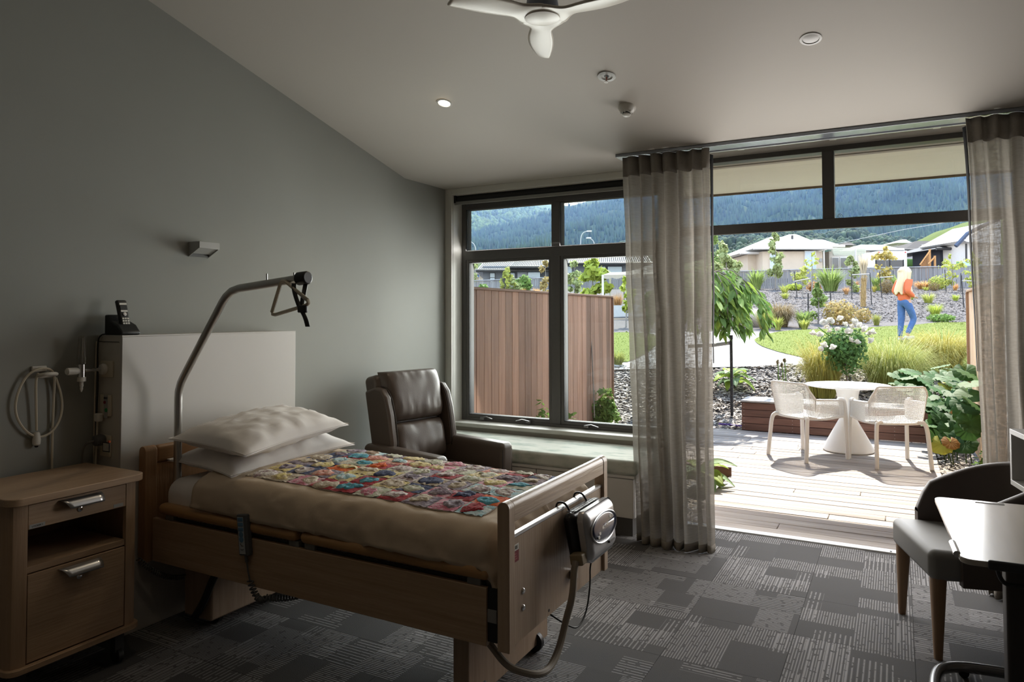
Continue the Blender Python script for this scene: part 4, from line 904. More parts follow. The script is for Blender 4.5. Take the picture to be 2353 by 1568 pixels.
# ------------------------------------------------------------ ceiling fan
hb = dep(1246, 42, 3.05)
fan = thing('ceiling_fan', 'white three-bladed ceiling fan with sculpted blades, hanging from the sloping ceiling', 'fan', (hb.x, hb.y, hb.z))
FW = mat('fan ivory', (.72, .68, .60), .35, var=.02)
hdir = Vector((onz(1249, 135, hb.z-.02)-hb)); hdir.z = 0; a0 = atan2(hdir.y, hdir.x); RB = max(hdir.length, .40)
MB().lathe([(.0775, .004), (.076, -.003), (.05, -.008), (.001, -.010)], hb, 40).build('hub_cap', FW, fan)
MB().lathe([(.066, .02), (.072, .05), (.060, .12), (.050, .16)], hb, 32).build('motor_housing', mat('fan blue grey', (.20, .23, .29), .4, .3), fan)
zc_ = zceil(hb.y)
MB().lathe([(.012, .16), (.012, zc_-hb.z)], hb, 12).build('down_rod', mat('fan blue grey', (.2, .23, .29)), fan)
MB().lathe([(.035, zc_-hb.z-.05), (.06, zc_-hb.z+.02)], hb, 24).build('ceiling_canopy', FW, fan)
for k in range(3):
    th_ = a0+k*2*pi/3; ex = Vector((cos(th_), sin(th_), 0)); ey = Vector((-sin(th_), cos(th_), 0)); LB = RB if k == 0 else RB*1.0
    def bf(u, v, side=0):
        s = .03+(LB-.03)*u
        root = math.exp(-((s-.05)/.05)**2)
        w = .046+.055*root+.014*sin(min(1, max(0, (u-.25)/.6))*pi)
        if u > .78: w *= 1-.42*((u-.78)/.22)**1.9
        c0_ = .010*sin(u*pi)
        t = 2*v-1
        z = .010-.016*u**2+.007*t*(1-root)-.004*(1-t*t)
        return hb+ex*s+ey*(c0_+w*t)+Vector((0, 0, z))
    MB().grid(bf, 30, 10).build('blade', FW, fan, ang=0, solid=.009)
# ------------------------------------------------------------ outside: eave, terrain, deck
def W(D, L, z=0): return F0*D+R0*L+Vector((0, 0, z))
KN = [(-60, -.07), (9.2, -.07), (10.4, .08), (12.2, .60), (15, .85), (18, 1.06), (21, 1.25), (30, 1.95), (45, 3.2), (60, 4.0), (100, 5.5), (300, 12), (4000, 12)]
def prof(D):
    for (a, za), (b, zb) in zip(KN, KN[1:]):
        if D <= b: return za+(zb-za)*max(0, (D-a)/(b-a))
    return KN[-1][1]
def terr(D, L): return prof(D)+(.05*nz(D*.6, L*.6, 3)*min(1, max(0, (D-9.5)/3)) if D < 70 else 0)
def ground(x, y):
    d = ray(x, y); dd = d.dot(F0); t = 6.0
    while t < 120:
        p = EYEP+d*(t/dd)
        if p.z <= terr(t, p.dot(R0)): break
        t += .05
    return EYEP+d*(t/dd)
def gD(x, D):   # ground point under picture column x at distance D
    L = D*(x-CX)/FPX; return W(D, L, terr(D, L))
MULCH = mat('bark mulch', (.165, .152, .150), .95, col2=(.065, .058, .058), scale=42, detail=8, thr=(.33, .68), bump=.5, bscale=55, stretch=(1, 1, 1), spec=.1)
Ds = [2+.5*i for i in range(60)]+[32+2*i for i in range(20)]+[75, 85, 100, 130, 180, 300]
Ls = [-90, -60, -45, -36, -30]+[-26+1*i for i in range(53)]+[30, 36, 45, 60, 90]
c = MB(); c.grid(lambda u, v: W(Ds[int(round(u*(len(Ds)-1)))], Ls[int(round(v*(len(Ls)-1)))], terr(Ds[int(round(u*(len(Ds)-1)))], Ls[int(round(v*(len(Ls)-1)))])), len(Ds)-1, len(Ls)-1)
keep = []
for f in c.f:   # no earth inside the room
    p = sum((Vector(c.v[i]) for i in f), Vector())/4
    if not (p.y < 4.9 and -3.9 < p.x < 2.4): keep.append(f)
c.f = keep; c.mi = [0]*len(keep)
gr = struct('ground', c, MULCH, ang=0)
def strip(name, outl, dz, mt, step=.35, kind='structure'):
    Q = []
    for x, y in outl: p = ground(x, y); Q.append((p.dot(F0), p.dot(R0)))
    # round the outline a little
    a, b = min(q[0] for q in Q), max(q[0] for q in Q); rows = []; n = max(4, int((b-a)/step))
    for i in range(n+1):
        D = a+1e-4+(b-a-2e-4)*i/n; xs = []
        for (d0, l0), (d1_, l1) in zip(Q, Q[1:]+Q[:1]):
            if (d0 <= D) != (d1_ <= D): xs.append(l0+(l1-l0)*(D-d0)/(d1_-d0))
        if len(xs) >= 2: rows.append((D, min(xs), max(xs)))
    m_ = 24; mb = MB(); mb.grid(lambda u, v: (lambda r: W(r[0], r[1]+(r[2]-r[1])*v, terr(r[0], r[1]+(r[2]-r[1])*v)+dz))(rows[int(round(u*(len(rows)-1)))]), len(rows)-1, m_)
    o = mb.build(name, mt, ang=0); o['kind'] = kind
    return o, rows
CONC = mat('pale concrete', (.40, .385, .365), .85, var=.04, scale=3, bump=.1, bscale=60)
path, _ = strip('path', [(1300, 856), (1500, 853), (1700, 850), (1850, 850), (1930, 850), (1960, 810), (1900, 775), (1800, 768), (1700, 765), (1500, 765), (1300, 765)], .03, CONC)
GRS = mat('lawn grass', (.115, .148, .032), .9, col2=(.135, .16, .042), scale=9, detail=8, bump=.5, bscale=70, spec=.05)
lawn, lrows = strip('lawn', [(1733, 785), (1737, 792), (1748, 800), (1790, 814), (1850, 828), (1900, 838), (1950, 850), (2100, 862), (2300, 866), (2600, 866), (2600, 728), (2300, 738), (2228, 743), (2100, 751), (1990, 757), (1900, 760), (1820, 763), (1775, 769), (1748, 776)], .045, GRS, .2)
lawn2, lrows2 = strip('lawn', [(1150, 775), (1300, 771), (1440, 768), (1500, 771), (1520, 790), (1490, 815), (1440, 838), (1300, 842), (1150, 842)], .045, GRS, .2)
rg = random.Random(5)
def blades_on(rows, n, h, par):
    mb = MB()
    for _ in range(n):
        i = min(len(rows)-1, int(len(rows)*rg.random()**1.5)); D, a, b = rows[i]; b = min(b, D*.78); L = rg.uniform(a, b); D += rg.uniform(-.1, .1); p = W(D, L, terr(D, L)+.04)
        an = rg.uniform(0, 6.3); w = .007; hh = h*rg.uniform(.6, 1.3); e = Vector((cos(an), sin(an), 0)); le = Vector((rg.uniform(-.5, .5), rg.uniform(-.5, .5), 1))*hh
        mb.add([p-e*w, p+e*w, p+le], [(0, 1, 2)])
    o = mb.build('grass_blades', mat('grass blade', (.115, .148, .032), .8, isl=.2, trans=.35, spec=.05), None, ang=0); o.parent = par; o['kind'] = 'stuff'
blades_on(lrows, 26000, .024, lawn); blades_on(lrows2, 4000, .024, lawn2)
# wood chips lying on the near beds
def chips(n, fn, size):
    mb = MB()
    for _ in range(n):
        p = fn()
        if p is None: continue
        a = rg.uniform(0, 6.3); l = size*rg.uniform(.5, 1.6); w = size*rg.uniform(.15, .4); ex = Vector((cos(a), sin(a), rg.uniform(-.3, .3))); ey = Vector((-sin(a), cos(a), rg.uniform(-.4, .4)))
        mb.add([p-ex*l-ey*w, p+ex*l-ey*w*.6, p+ex*l*.9+ey*w, p-ex*l+ey*w*.7], [(0, 1, 2, 3)])
    return mb
def c1():
    D = 9.3+3.1*rg.random()**.8; L = D*rg.uniform(-.12, .70); p = W(D, L, terr(D, L)+rg.uniform(.005, .03))
    if p.y < 9.72 and -2.5 < p.x < .35: return None
    return p
def c2(): return Vector((rg.uniform(.36, .71), rg.uniform(5.4, 11), -.06+rg.uniform(0, .03)))
def c3(): return Vector((rg.uniform(-3.55, -1.45), rg.uniform(5.4, 9), -.06+rg.uniform(0, .03)))
CHIP = mat('wood chips', (.50, .44, .385), .9, isl=.6, var=.2, scale=30, spec=.1)
for fn, n in ((c1, 26000), (c2, 2500), (c3, 2500)):
    o = chips(n, fn, .038).build('wood_chips', CHIP, None, ang=0); o.parent = gr; o['kind'] = 'stuff'
def c4():
    p = ground(rg.uniform(1640, 2240), rg.uniform(668, 765)); D = p.dot(F0); return p+Vector((0, 0, .02))
CHIP2 = mat('grey wood chips', (.125, .12, .127), .9, isl=.45, var=.2, scale=30, spec=.1)
mbk = MB()
for _ in range(24000):
    D = 19+25*rg.random(); L = D*rg.uniform(.26, .68)
    # keep the chips off the lawn
    if D < 21.5: continue
    p = W(D, L, terr(D, L)+.02); a = rg.uniform(0, 6.3); l = .04*rg.uniform(.5, 1.5); w = .012; ex = Vector((cos(a), sin(a), .2)); ey = Vector((-sin(a), cos(a), rg.uniform(-.4, .6)))
    mbk.add([p-ex*l-ey*w, p+ex*l-ey*w, p+ex*l+ey*w, p-ex*l+ey*w], [(0, 1, 2, 3)])
o = mbk.build('bark_chips', CHIP2, None, ang=0); o.parent = gr; o['kind'] = 'stuff'

# house wall over the glass and the veranda soffit
hw = sroot('wall_outside')
c = MB(); c.box(-6, 5, 5.34, 5.40, 2.62, 3.3); c.build('upper_cladding', CEILC, hw)
c = MB(); c.box(-6, -3.62, 5.2, 5.40, -.2, 2.7); c.build('side_cladding', CEILC, hw)
c = MB(); c.box(2.0, 5, 5.2, 5.40, -.2, 2.7); c.build('side_cladding', CEILC, hw)
SOF = mat('soffit cream', (.72, .69, .58), .6, var=.015)
rf = sroot('roof')
EY, EZ = 8.31, 2.924
c = MB(); c.box(-2.25, -1.852, 5.40, EY, EZ, EZ+.012); c.build('soffit_sheet', SOF, rf)
c = MB(); c.box(-1.848, 5, 5.40, EY, EZ, EZ+.012); c.build('soffit_sheet', SOF, rf)
c = MB(); c.box(-2.25, 5, 5.30, EY-.01, EZ+.012, EZ+.15); c.build('roof_deck', DARK, rf)
c = MB(); c.box(-7, -2.25, 5.30, EY-.01, EZ+.24, EZ+.252); c.build('soffit_sheet', SOF, rf)  # unseen roof piece, raised out of view and kept to shade the window
c = MB(); c.box(-7, -2.25, 5.30, EY-.01, EZ+.252, EZ+.40); c.build('roof_deck', DARK, rf)
c = MB(); c.box(-2.25, 5, EY, EY+.03, EZ-.022, EZ+.16); c.build('fascia', mat('brown fascia', (.10, .065, .035), .6), rf)
c = MB(); P = [Vector((-1.85, EY-.005, EZ-.004)), Vector((-2.06, EY-.21, EZ-.004))]; c.tube(P, .012, 4); c.build('mitre_joint', mat('joint brown', (.16, .12, .08), .7), rf)

# deck
dk = sroot('deck'); rg = random.Random(12)
DKB = mat('weathered deck timber', (.36, .318, .285), .75, col2=(.17, .13, .108), scale=11, stretch=(.08, 1, 1), detail=8, thr=(.35, .75), bump=.25, bscale=60, rnd=.22)
yb = 5.212; k = 0
while yb < 9.66:
    x0 = -1.42 if yb < 6.9 else -2.45
    cuts = [x0]; xj = x0+rg.uniform(.5, 1.5)
    if rg.random() < .55: cuts.append(min(xj, .0))
    cuts.append(.345)
    for a, b in zip(cuts, cuts[1:]):
        o = MB().box(-(b-a)/2+.001, (b-a)/2-.001, -.0695, .0695, -.030, 0).build('board', DKB, dk, local=True, bev=.004, segs=1)
        o.location = ((a+b)/2, yb+.0695, rg.uniform(-.0015, .0015))
    yb += .1445; k += 1
c = MB(); c.box(-2.4, .33, 5.2, 9.66, -.20, -.05); c.build('joist_frame', DARK, dk)
# planter bench
pb_ = thing('planter_bench', 'low timber planter bench with reddish boards and bleached top, ending the deck', 'planter', (-.75, 9.95, 0))
REDW = wood('red brown hardwood', (.215, .105, .072), (.125, .058, .042), 'x', .6, rnd=.18, fine=30)
TOPW = mat('bleached timber', (.46, .43, .40), .7, col2=(.32, .28, .25), scale=14, stretch=(.1, 1, 1), rnd=.1, bump=.2)
px0, px1, py0, py1 = -1.83, .34, 9.70, 10.2
for r in range(4):
    z0 = .004+r*.0915; jx = (-.53, -.53, -1.2, -.53)[r]
    for a, b in ((px0, jx), (jx, px1)): MB().box(a+.001, b-.001, py0, py0+.03, z0, z0+.0865).build('front_board', REDW, pb_, bev=.003, segs=1)
    for x in (px0, px1-.03): MB().box(x, x+.03, py0+.031, py1, z0, z0+.0865).build('end_board', REDW, pb_, bev=.003, segs=1)
    MB().box(px0+.03, px1-.03, py1-.03, py1, z0, z0+.0895).build('back_board', REDW, pb_, bev=.003, segs=1)
for q in range(4): MB().box(px0-.01, px1+.01, py0-.012+q*.131, py0+.115+q*.131, .372, .395).build('top_board', TOPW, pb_, bev=.004, segs=1)
mb = MB()
for x in (px0+.03, -.56, -.50, -1.2, px1-.03, -.05):
    for r in range(4):
        for dz in (.022, .068): mb.lathe([(.004, 0), (.003, .002)], (x, py0, .004+r*.0915+dz), 6, ax=(0, -1, 0))
o = mb.build('screw_heads', SATIN, pb_); o['kind'] = 'stuff'
# timber edging and bed left of the door
te = thing('timber_edging', 'short red-brown timber edging board at the left edge of the deck', 'edging', (-1.9, 6.92, 0))
MB().prism([(-2.5, 6.86, -.02), (-1.40, 6.90, -.02), (-1.62, 6.98, -.02), (-2.5, 6.98, -.02)], (0, 0, .10)).build('board', REDW, te)
# privacy fences
CED = wood('cedar board', (.44, .255, .18), (.31, .165, .11), 'z', .6, rnd=.34, fine=28)
CED2 = wood('sunlit-tint cedar board', (.74, .52, .35), (.64, .42, .26), 'z', .6, rnd=.10, fine=28)  # lighter than the other fence: sunlight is put into the wood colour
def pfence(name, label, x, y0, y1, side, mt, cap):
    t = thing(name, label, 'fence', (x, (y0+y1)/2, 0)); y = y0; rg = random.Random(int(x*10)+77)
    proto = None
    while y < y1-.02:
        w = min(.1455, y1-y)
        q = MB().box(x-.011, x+.011, -w/2+.0022, w/2-.0022, .02, 1.775); o = q.build('board', mt, None, local=True, bev=.003, segs=1); o.parent = t; o.location = (-x+rg.uniform(-.002, .002), y+w/2-(y0+y1)/2, 0)
        y += .1455
    MB().box(x-.035, x+.035, y0-.01, y1+.012, 1.775, 1.80).build('cap_rail', cap, t, bev=.003, segs=1)
    for z in (.3, .95, 1.55): MB().box(x-side*.012-.02*side-.02, x-side*.012-.02*side+.02, y0, y1, z, z+.07).build('back_rail', cap, t)
    MB().box(x-.04, x+.04, y1-.002, y1+.02, 0, 1.776).build('end_board', cap, t, bev=.003)
    return t
pfence('timber_fence', 'reddish vertical-board cedar privacy fence outside the window', -3.6, 5.43, 9.56, 1, CED, wood('cedar cap', (.30, .18, .13), (.24, .13, .09), 'y', .6))
pfence('timber_fence', 'sunlit-coloured cedar privacy fence at the right of the deck, beside the curtain', .73, 5.43, 9.56, -1, CED2, wood('sunlit-tint cedar cap', (.42, .27, .17), (.36, .21, .13), 'y', .6))  # cap lightened like its boards, sunlight in the colour
# garden table
tb = onz(1974, 1046, 0); tb = tb+Vector((F0.x, F0.y, 0))*.24; tb.z = 0
gt = thing('garden_table', 'round white pedestal table on the deck with a flared cone base', 'table', tb)
PLW = mat('white resin', (.86, .86, .85), .45, var=.02)
MB().lathe([(.25, 0), (.262, .012), (.258, .04), (.085, .365), (.084, .40), (.088, .46), (.10, .56), (.118, .66), (.14, .715)], tb, 48).build('pedestal', PLW, gt)
tpz = .735; tt = onz(1973, 889, tpz); tt = Vector((tb.x, tb.y, 0))
MB().lathe([(.10, .706), (.40, .716), (.432, .722), (.44, .730), (.436, .738), (.10, .740), (.012, .740)], tt, 64).build('table_top', PLW, gt)
MB().lathe([(.010, 0), (.010, .003)], tb+(-F0)*.083+Vector((0, 0, .385)), 10, ax=-F0).build('height_screw', BLACK, gt)
# perforated armchairs
def garden_chair(label, back_mid, face):
    f = Vector((face[0], face[1], 0)).normalized(); rz = atan2(f.y, f.x); c0 = Vector((*back_mid, 0))+f*.27
    t = thing('garden_armchair', label, 'chair', c0, rz)
    return t
def build_chair(t):
    L_ = dict(parent=t, local=True)
    def top(s):   # s in [-1, 1] round the back: height of the rim
        a = abs(s)
        return .80 if a < .36 else (.80-.165*min(1, (a-.36)/.14)-.02*max(0, a-.5)/.5)
    def plan(s, v=1):
        a = abs(s); sg = 1 if s > 0 else -1; lean = .05*(v)
        if a < .42: q = a/.42; x = -.245-lean+.05*q**2.5; y = sg*.235*q*(1+.12*v)
        elif a < .56: q = (a-.42)/.14; x = -.195-lean*(1-q)+.085*q; y = sg*((.235*(1+.12*v))*(1-q)+.287*q)
        else: q = (a-.56)/.44; x = -.11+.33*q; y = sg*(.287+.006*q)
        return x, y
    def shell(u, v):
        s = 2*u-1; x, y = plan(s, v); z0 = .435+.03*max(0, (abs(s)-.5)); zt_ = top(s); z = z0+(zt_-z0)*v
        return Vector((x, y, z))
    mb = MB(); mb.grid(shell, 108, 24); o = mb.build('mesh_shell', PLW, ang=0, **L_)
    q = o.modifiers.new('net', 'WIREFRAME'); q.thickness = .0072; q.use_even_offset = False
    mb = MB(); mb.tube([shell(i/60, 1)+Vector((0, 0, .004)) for i in range(61)], .010, 8); mb.build('rim', PLW, **L_)
    mb = MB(); mb.tube([shell(i/60, 0) for i in range(10, 51)], .011, 8); mb.build('lower_rim', PLW, **L_)
    def seat(u, v):
        x = -.235+.48*u; hw_ = .235+.04*min(1, u*1.4); y = hw_*(2*v-1); return Vector((x, y, .435-.018*sin(pi*u)*(1-(2*v-1)**2)+.012*u-.03*max(0, u-.9)*10*.3))
    mb = MB(); mb.grid(seat, 26, 28); o = mb.build('seat_mesh', PLW, ang=0, **L_); q = o.modifiers.new('net', 'WIREFRAME'); q.thickness = .012; q.use_even_offset = False
    for sg in (-1, 1):
        mb = MB(); mb.tube(smooth_path([(-.225, sg*.225, .455), (-.10, sg*.268, .432), (.10, sg*.282, .44), (.215, sg*.285, .455)], 2), .017, 8, flat=.9); mb.build('seat_rail', PLW, **L_)
        mb = MB(); mb.tube(smooth_path([(.14, sg*.288, .634), (.205, sg*.290, .630), (.226, sg*.291, .60), (.236, sg*.292, .48), (.245, sg*.296, .25), (.252, sg*.300, .0)], 2), [.014]*2+[.019]*3+[.019]*13+[.013]*2 if False else .021, 8); mb.build('leg', PLW, **L_)
        mb = MB(); mb.tube(smooth_path([(-.20, sg*.16, .445), (-.236, sg*.225, .45), (-.262, sg*.243, .40), (-.275, sg*.252, .25), (-.30, sg*.262, 0)], 2), .021, 8); mb.build('leg', PLW, **L_)
    mb = MB(); mb.tube(smooth_path([(.222, -.27, .445), (.24, -.1, .432), (.24, .1, .432), (.222, .27, .445)], 2), .014, 8); mb.build('front_rail', PLW, **L_)
g1 = garden_chair('white perforated garden armchair on the left of the round table', (-1.035, 8.035), (.60, .80)); build_chair(g1)
g2 = dup(g1); f2 = Vector((-.432, .90, 0)).normalized(); c0 = Vector((.025, 7.995, 0))+f2*.27; g2.location = c0; g2.rotation_euler = (0, 0, atan2(f2.y, f2.x)); g2.matrix_basis = Zr(c0, atan2(f2.y, f2.x))
g2['label'] = 'white perforated garden armchair on the right of the round table, its back to the room'
for g in (g1, g2): g['group'] = 'white garden armchairs'
# ------------------------------------------------------------ planting
def G(name, c, c2=None, v=.25, tr=.35): return mat(name, tuple(min(.8, q*1.25) for q in c), .6, col2=c2 and tuple(min(.8, q*1.25) for q in c2), scale=9, isl=v, trans=tr, spec=.12)
GOLDG = G('golden tussock', (.34, .26, .06), (.22, .24, .06)); GREENG = G('green tussock', (.17, .23, .055), (.30, .27, .08)); TANG = G('tan grass', (.42, .26, .12), (.34, .22, .12)); ORG = G('orange grass', (.50, .26, .09), (.42, .28, .12))
BRNG = G('brown sedge', (.20, .145, .07), (.15, .12, .06)); LIME = G('lime leaves', (.36, .40, .07), (.25, .33, .06)); FLAXG = G('flax leaves', (.16, .24, .06), (.24, .30, .10)); MIDG = G('mid green leaves', (.10, .19, .04), (.15, .23, .06))
DKG = G('dark green leaves', (.05, .11, .03), (.08, .15, .04)); PALEG = G('pale leaves', (.30, .33, .15), (.22, .28, .12)); YELG = G('yellow green leaves', (.34, .35, .08), (.24, .29, .07)); CONI = G('conifer green', (.13, .20, .06), (.20, .27, .09)); DRY = G('dry leaves', (.36, .24, .11), (.26, .24, .08)); STRAW = G('straw', (.40, .29, .13), (.32, .23, .11))
BARK = mat('bark', (.16, .125, .10), .85, scale=30, var=.3, bump=.5, stretch=(1, 1, .2)); GBARK = mat('grey bark', (.27, .25, .23), .85, scale=30, var=.25, bump=.4)
STAKE = mat('black stake', (.02, .02, .022), .6); TIE = mat('grey tie', (.33, .33, .33), .7)
def tuft(mb, c, n, h, r, w, droop, rg, spread=.5, segs=4):
    for _ in range(n):
        an = rg.uniform(0, 2*pi); b = r*sqrt(rg.random())*.35; d = Vector((cos(an), sin(an), 0)); s = Vector((-d.y, d.x, 0)); hh = h*rg.uniform(.6, 1.1); out = r*rg.uniform(.3, 1.05)*spread*2; dr = droop*rg.uniform(.5, 1.3)
        P = []
        for k in range(segs+1):
            t = k/segs; P.append(c+d*(b+out*t**1.4)+Vector((0, 0, hh*(t-dr*t*t*t))))
        v = []
        for k, p in enumerate(P):
            ww = w*(1-(k/segs)**2*.95)*.5; v += [p-s*ww, p+s*ww]
        mb.add(v, [(2*k, 2*k+1, 2*k+3, 2*k+2) for k in range(segs)])
def cloud(mb, c, R, n, size, rg, hollow=.5, up=.3):
    for _ in range(n):
        d = Vector((rg.gauss(0, 1), rg.gauss(0, 1), rg.gauss(0, 1))).normalized(); q = (hollow+(1-hollow)*rg.random())
        p = c+Vector((d.x*R[0], d.y*R[1], d.z*R[2]))*q
        n_ = (d+Vector((rg.uniform(-.8, .8), rg.uniform(-.8, .8), up+rg.uniform(-.6, .6)))).normalized(); a = n_.orthogonal().normalized(); a.rotate(Matrix.Rotation(rg.uniform(0, 6.3), 3, n_)); b = n_.cross(a); l = size*rg.uniform(.6, 1.3); w = l*.32
        mb.add([p-a*l*.5, p+b*w-n_*l*.08, p+a*l*.5, p-b*w-n_*l*.08], [(0, 1, 2, 3)])
def tussock(px, py, h, r, n, mt, label, w=.008, droop=.55, D=None, spread=.5, cat='grass', name='ornamental_grass', seed=1, group=None):
    p = ground(px, py) if D is None else gD(px, D); rg = random.Random(seed+int(px))
    mb = MB(); tuft(mb, p, n, h, r, w, droop, rg, spread); return tag(mb.build(name, mt, ang=0), label, cat, group)
# the three big tussocks beyond the planter
def gtuss(px, D, h, r, n, mt, label, seed): return tussock(px, 0, h, r, n, mt, label, .007, .68, D, .6, seed=seed)
gtuss(1888, 11.0, 1.50, .50, 1300, GOLDG, 'large golden tussock grass left of the white rose', 2)
gtuss(2045, 11.1, 1.52, .76, 1900, GREENG, 'large green tussock grass just right of the white rose', 3)
gtuss(2165, 12.2, 1.08, .72, 1500, GOLDG, 'large yellow-green tussock grass behind the big round leaves', 4)
# standard rose
rp = gD(1944, 10.55); rc_ = dep(1940, 798, 10.55); rg = random.Random(9)
rs = thing('standard_rose', 'standard rose with a round head of white blooms behind the garden table', 'rose', rp)
MB().tube([rp, rp.lerp(rc_, .5)+Vector((.01, 0, 0)), rc_+Vector((0, 0, -.1))], .014, 8).build('stem', BARK, rs)
MB().tube([rp+Vector((.035, .03, 0)), rp+Vector((.035, .03, .48))], .02, 8).build('support_stake', STAKE, rs)
mb = MB(); cloud(mb, rc_+Vector((0, 0, -.06)), (.34, .34, .36), 1500, .065, rg, .35); cloud(mb, rc_+Vector((0, 0, .1)), (.36, .36, .22), 500, .06, rg, .5); o = mb.build('foliage', G('rose leaves', (.055, .125, .035), (.10, .17, .05), .35), rs, ang=0); o['kind'] = 'stuff'
for k in range(9):
    d = Vector((rg.uniform(-1, 1), rg.uniform(-1, 1), rg.uniform(.2, 1.2))).normalized(); MB().tube([rc_+Vector((0, 0, -.12)), rc_+d*.25, rc_+d*.46], .005, 5).build('cane', MIDG, rs)
bm_ = mat('rose petals', (.76, .73, .66), .7, trans=.25, var=.06, scale=20)
b0 = None
for px, py in ((1893, 742), (1908, 738), (1941, 746), (1957, 752), (1976, 748), (1951, 763), (1906, 762), (1884, 770), (1893, 795), (1886, 802), (2004, 765), (1996, 768), (2003, 784), (1931, 733), (1868, 768), (1955, 782), (1970, 788), (1915, 800), (1925, 757), (1962, 741), (1900, 752), (1988, 757)):
    q = dep(px, py, 10.55-.30+rg.uniform(-.08, .12))
    if b0 is None:
        mb = MB()
        for ring, (R_, n, tilt) in enumerate(((.010, 3, 1.4), (.022, 5, 1.0), (.036, 6, .6), (.046, 7, .25))):
            for k in range(n):
                a = 2*pi*k/n+ring; ca, sa = cos(a), sin(a)
                def pf(u, v): 
                    b = a+(v-.5)*2*pi/n*1.5; rr = R_*(.35+.65*u); return Vector((rr*cos(b), rr*sin(b), .036*u*(tilt*.7)+.01*(ring < 2)-.014*(1-u)+.006*sin(v*pi)))
                mb.grid(pf, 2, 3)
        b0 = mb.build('bloom', bm_, rs, ang=0, local=True); o = b0
    else: o = b0.copy(); COL.objects.link(o)
    o.location = q-rp; s = rg.uniform(.85, 1.35); o.scale = (s, s, s); o.rotation_euler = (rg.uniform(-.2, 1.2), rg.uniform(-.5, .5), rg.uniform(0, 6))
# large leaves
def leafmesh(name, mt, kind, L=1.0):
    mb = MB()
    if kind == 'round':    # round, notched, pleated leaf on its stalk end
        def f(u, v):
            a = -pi+.30+(2*pi-.60)*v; r = u*(1+.05*sin(a*9)*(u > .8)); z = .10*u*u*abs(cos(a*.5))+.07*sin(a*13)*u-.12*u**3
            return Vector((.5*r*cos(a)+.05, .5*r*sin(a), z*.55))
        mb.grid(f, 4, 26)
    elif kind == 'hosta':
        def f(u, v):
            t = 2*v-1; w = .30*sin(pi*min(1, u*.94+.06))**.75*(1-.25*u); return Vector((u, w*t, .25*u-.55*u*u+.10*abs(t)*sin(pi*u)+.02*sin(t*14)))
        mb.grid(f, 9, 8)
    else:
        def f(u, v):
            t = 2*v-1; w = .17*sin(pi*min(1, u**.8))**.8; return Vector((u, w*t, -.10*u*u+.05*abs(t)))
        mb.grid(f, 5, 2)
    o = mb.build(name, mt, ang=0); return o
def leafmat(name, a, b):
    return mat(name, a, .6, col2=b, scale=5, rnd=.25, trans=.35, spec=.2, detail=5)
LG = leafmat('ligularia leaf', (.035, .10, .022), (.075, .15, .04)); LYEL = leafmat('yellowing leaf', (.48, .42, .05), (.38, .40, .07)); LORG = leafmat('browned leaf', (.40, .19, .04), (.28, .13, .04))
HOS = leafmat('hosta leaf', (.16, .27, .14), (.30, .38, .20)); HOS2 = leafmat('lime hosta leaf', (.34, .42, .06), (.24, .36, .07))
lp_ = leafmesh('leaf', LG, 'round'); lproto = lp_.data; bpy.data.objects.remove(lp_); hp0 = leafmesh('leaf', HOS, 'hosta'); hproto = hp0.data; bpy.data.objects.remove(hp0); sp0 = leafmesh('leaf', MIDG, 'lance'); sproto = sp0.data; bpy.data.objects.remove(sp0)
def mesh_with(me, mt):
    k = me.name+mt.name
    if k not in bpy.data.meshes: q = me.copy(); q.name = k; q.materials.clear(); q.materials.append(mt)
    return bpy.data.meshes[k]
def put_leaf(par, me, mt, p, s, yaw, pitch, roll=0, base=None):
    o = bpy.data.objects.new('leaf', mesh_with(me, mt)); COL.objects.link(o); o.parent = par; o.location = p-par.location; o.scale = (s, s, s)
    o.rotation_euler = (roll, pitch, yaw); return o
lgp = Vector((.5, 9.6, -.05)); li = thing('ligularia', 'clump of big round glossy leaves spilling past the right end of the planter bench', 'plant', lgp); rg = random.Random(31)
stems = MB(); yaw_cam = atan2(-F0.y, -F0.x)
def lig(px, py, D, s, mt=LG, up=.5):
    u_ = (px-CX)/FPX; D = min(9.35-(py-840)*.0115+rg.uniform(-.1, .1), .64/(R0.x*u_+F0.x) if R0.x*u_+F0.x > .02 else 99); s *= .78
    q = dep(px, py, D); yaw = yaw_cam+rg.uniform(-.65, .65)
    put_leaf(li, lproto, mt, q, s, yaw, up+rg.uniform(-.25, .25), rg.uniform(-.3, .3))
    if q.x > .60: return
    b = Vector((min(.68, max(q.x+rg.uniform(-.05, .1), .40 if q.y < 10.25 else -9)), q.y+rg.uniform(.1, .25), terr(D, 0)-.04 if D > 9.2 else -.06)); stems.tube(smooth_path([b, b.lerp(q, .6)+Vector((0, 0, .10)), q], 2), .006, 5)
for px, py, D, s in ((2085, 855, 10.9, .30), (2115, 870, 10.7, .34), (2160, 842, 11.0, .30), (2195, 850, 10.8, .36), (2222, 858, 10.6, .34), (2135, 870, 10.5, .30), (2060, 880, 10.6, .27), (2080, 888, 10.4, .30), (2110, 873, 10.2, .32), (2175, 870, 10.4, .36), (2210, 885, 10.2, .36), (2150, 893, 10.1, .36), (2185, 900, 10.0, .34), (2225, 905, 9.9, .34), (2135, 912, 9.8, .28), (2165, 918, 9.7, .32), (2200, 925, 9.7, .34), (2228, 935, 9.6, .30), (2150, 935, 9.5, .26), (2185, 945, 9.5, .27), (2215, 953, 9.4, .28), (2130, 928, 9.6, .24), (2110, 905, 9.9, .24), (2230, 880, 10.4, .3)): lig(px, py, D, s, LG, rg.uniform(.15, .5))
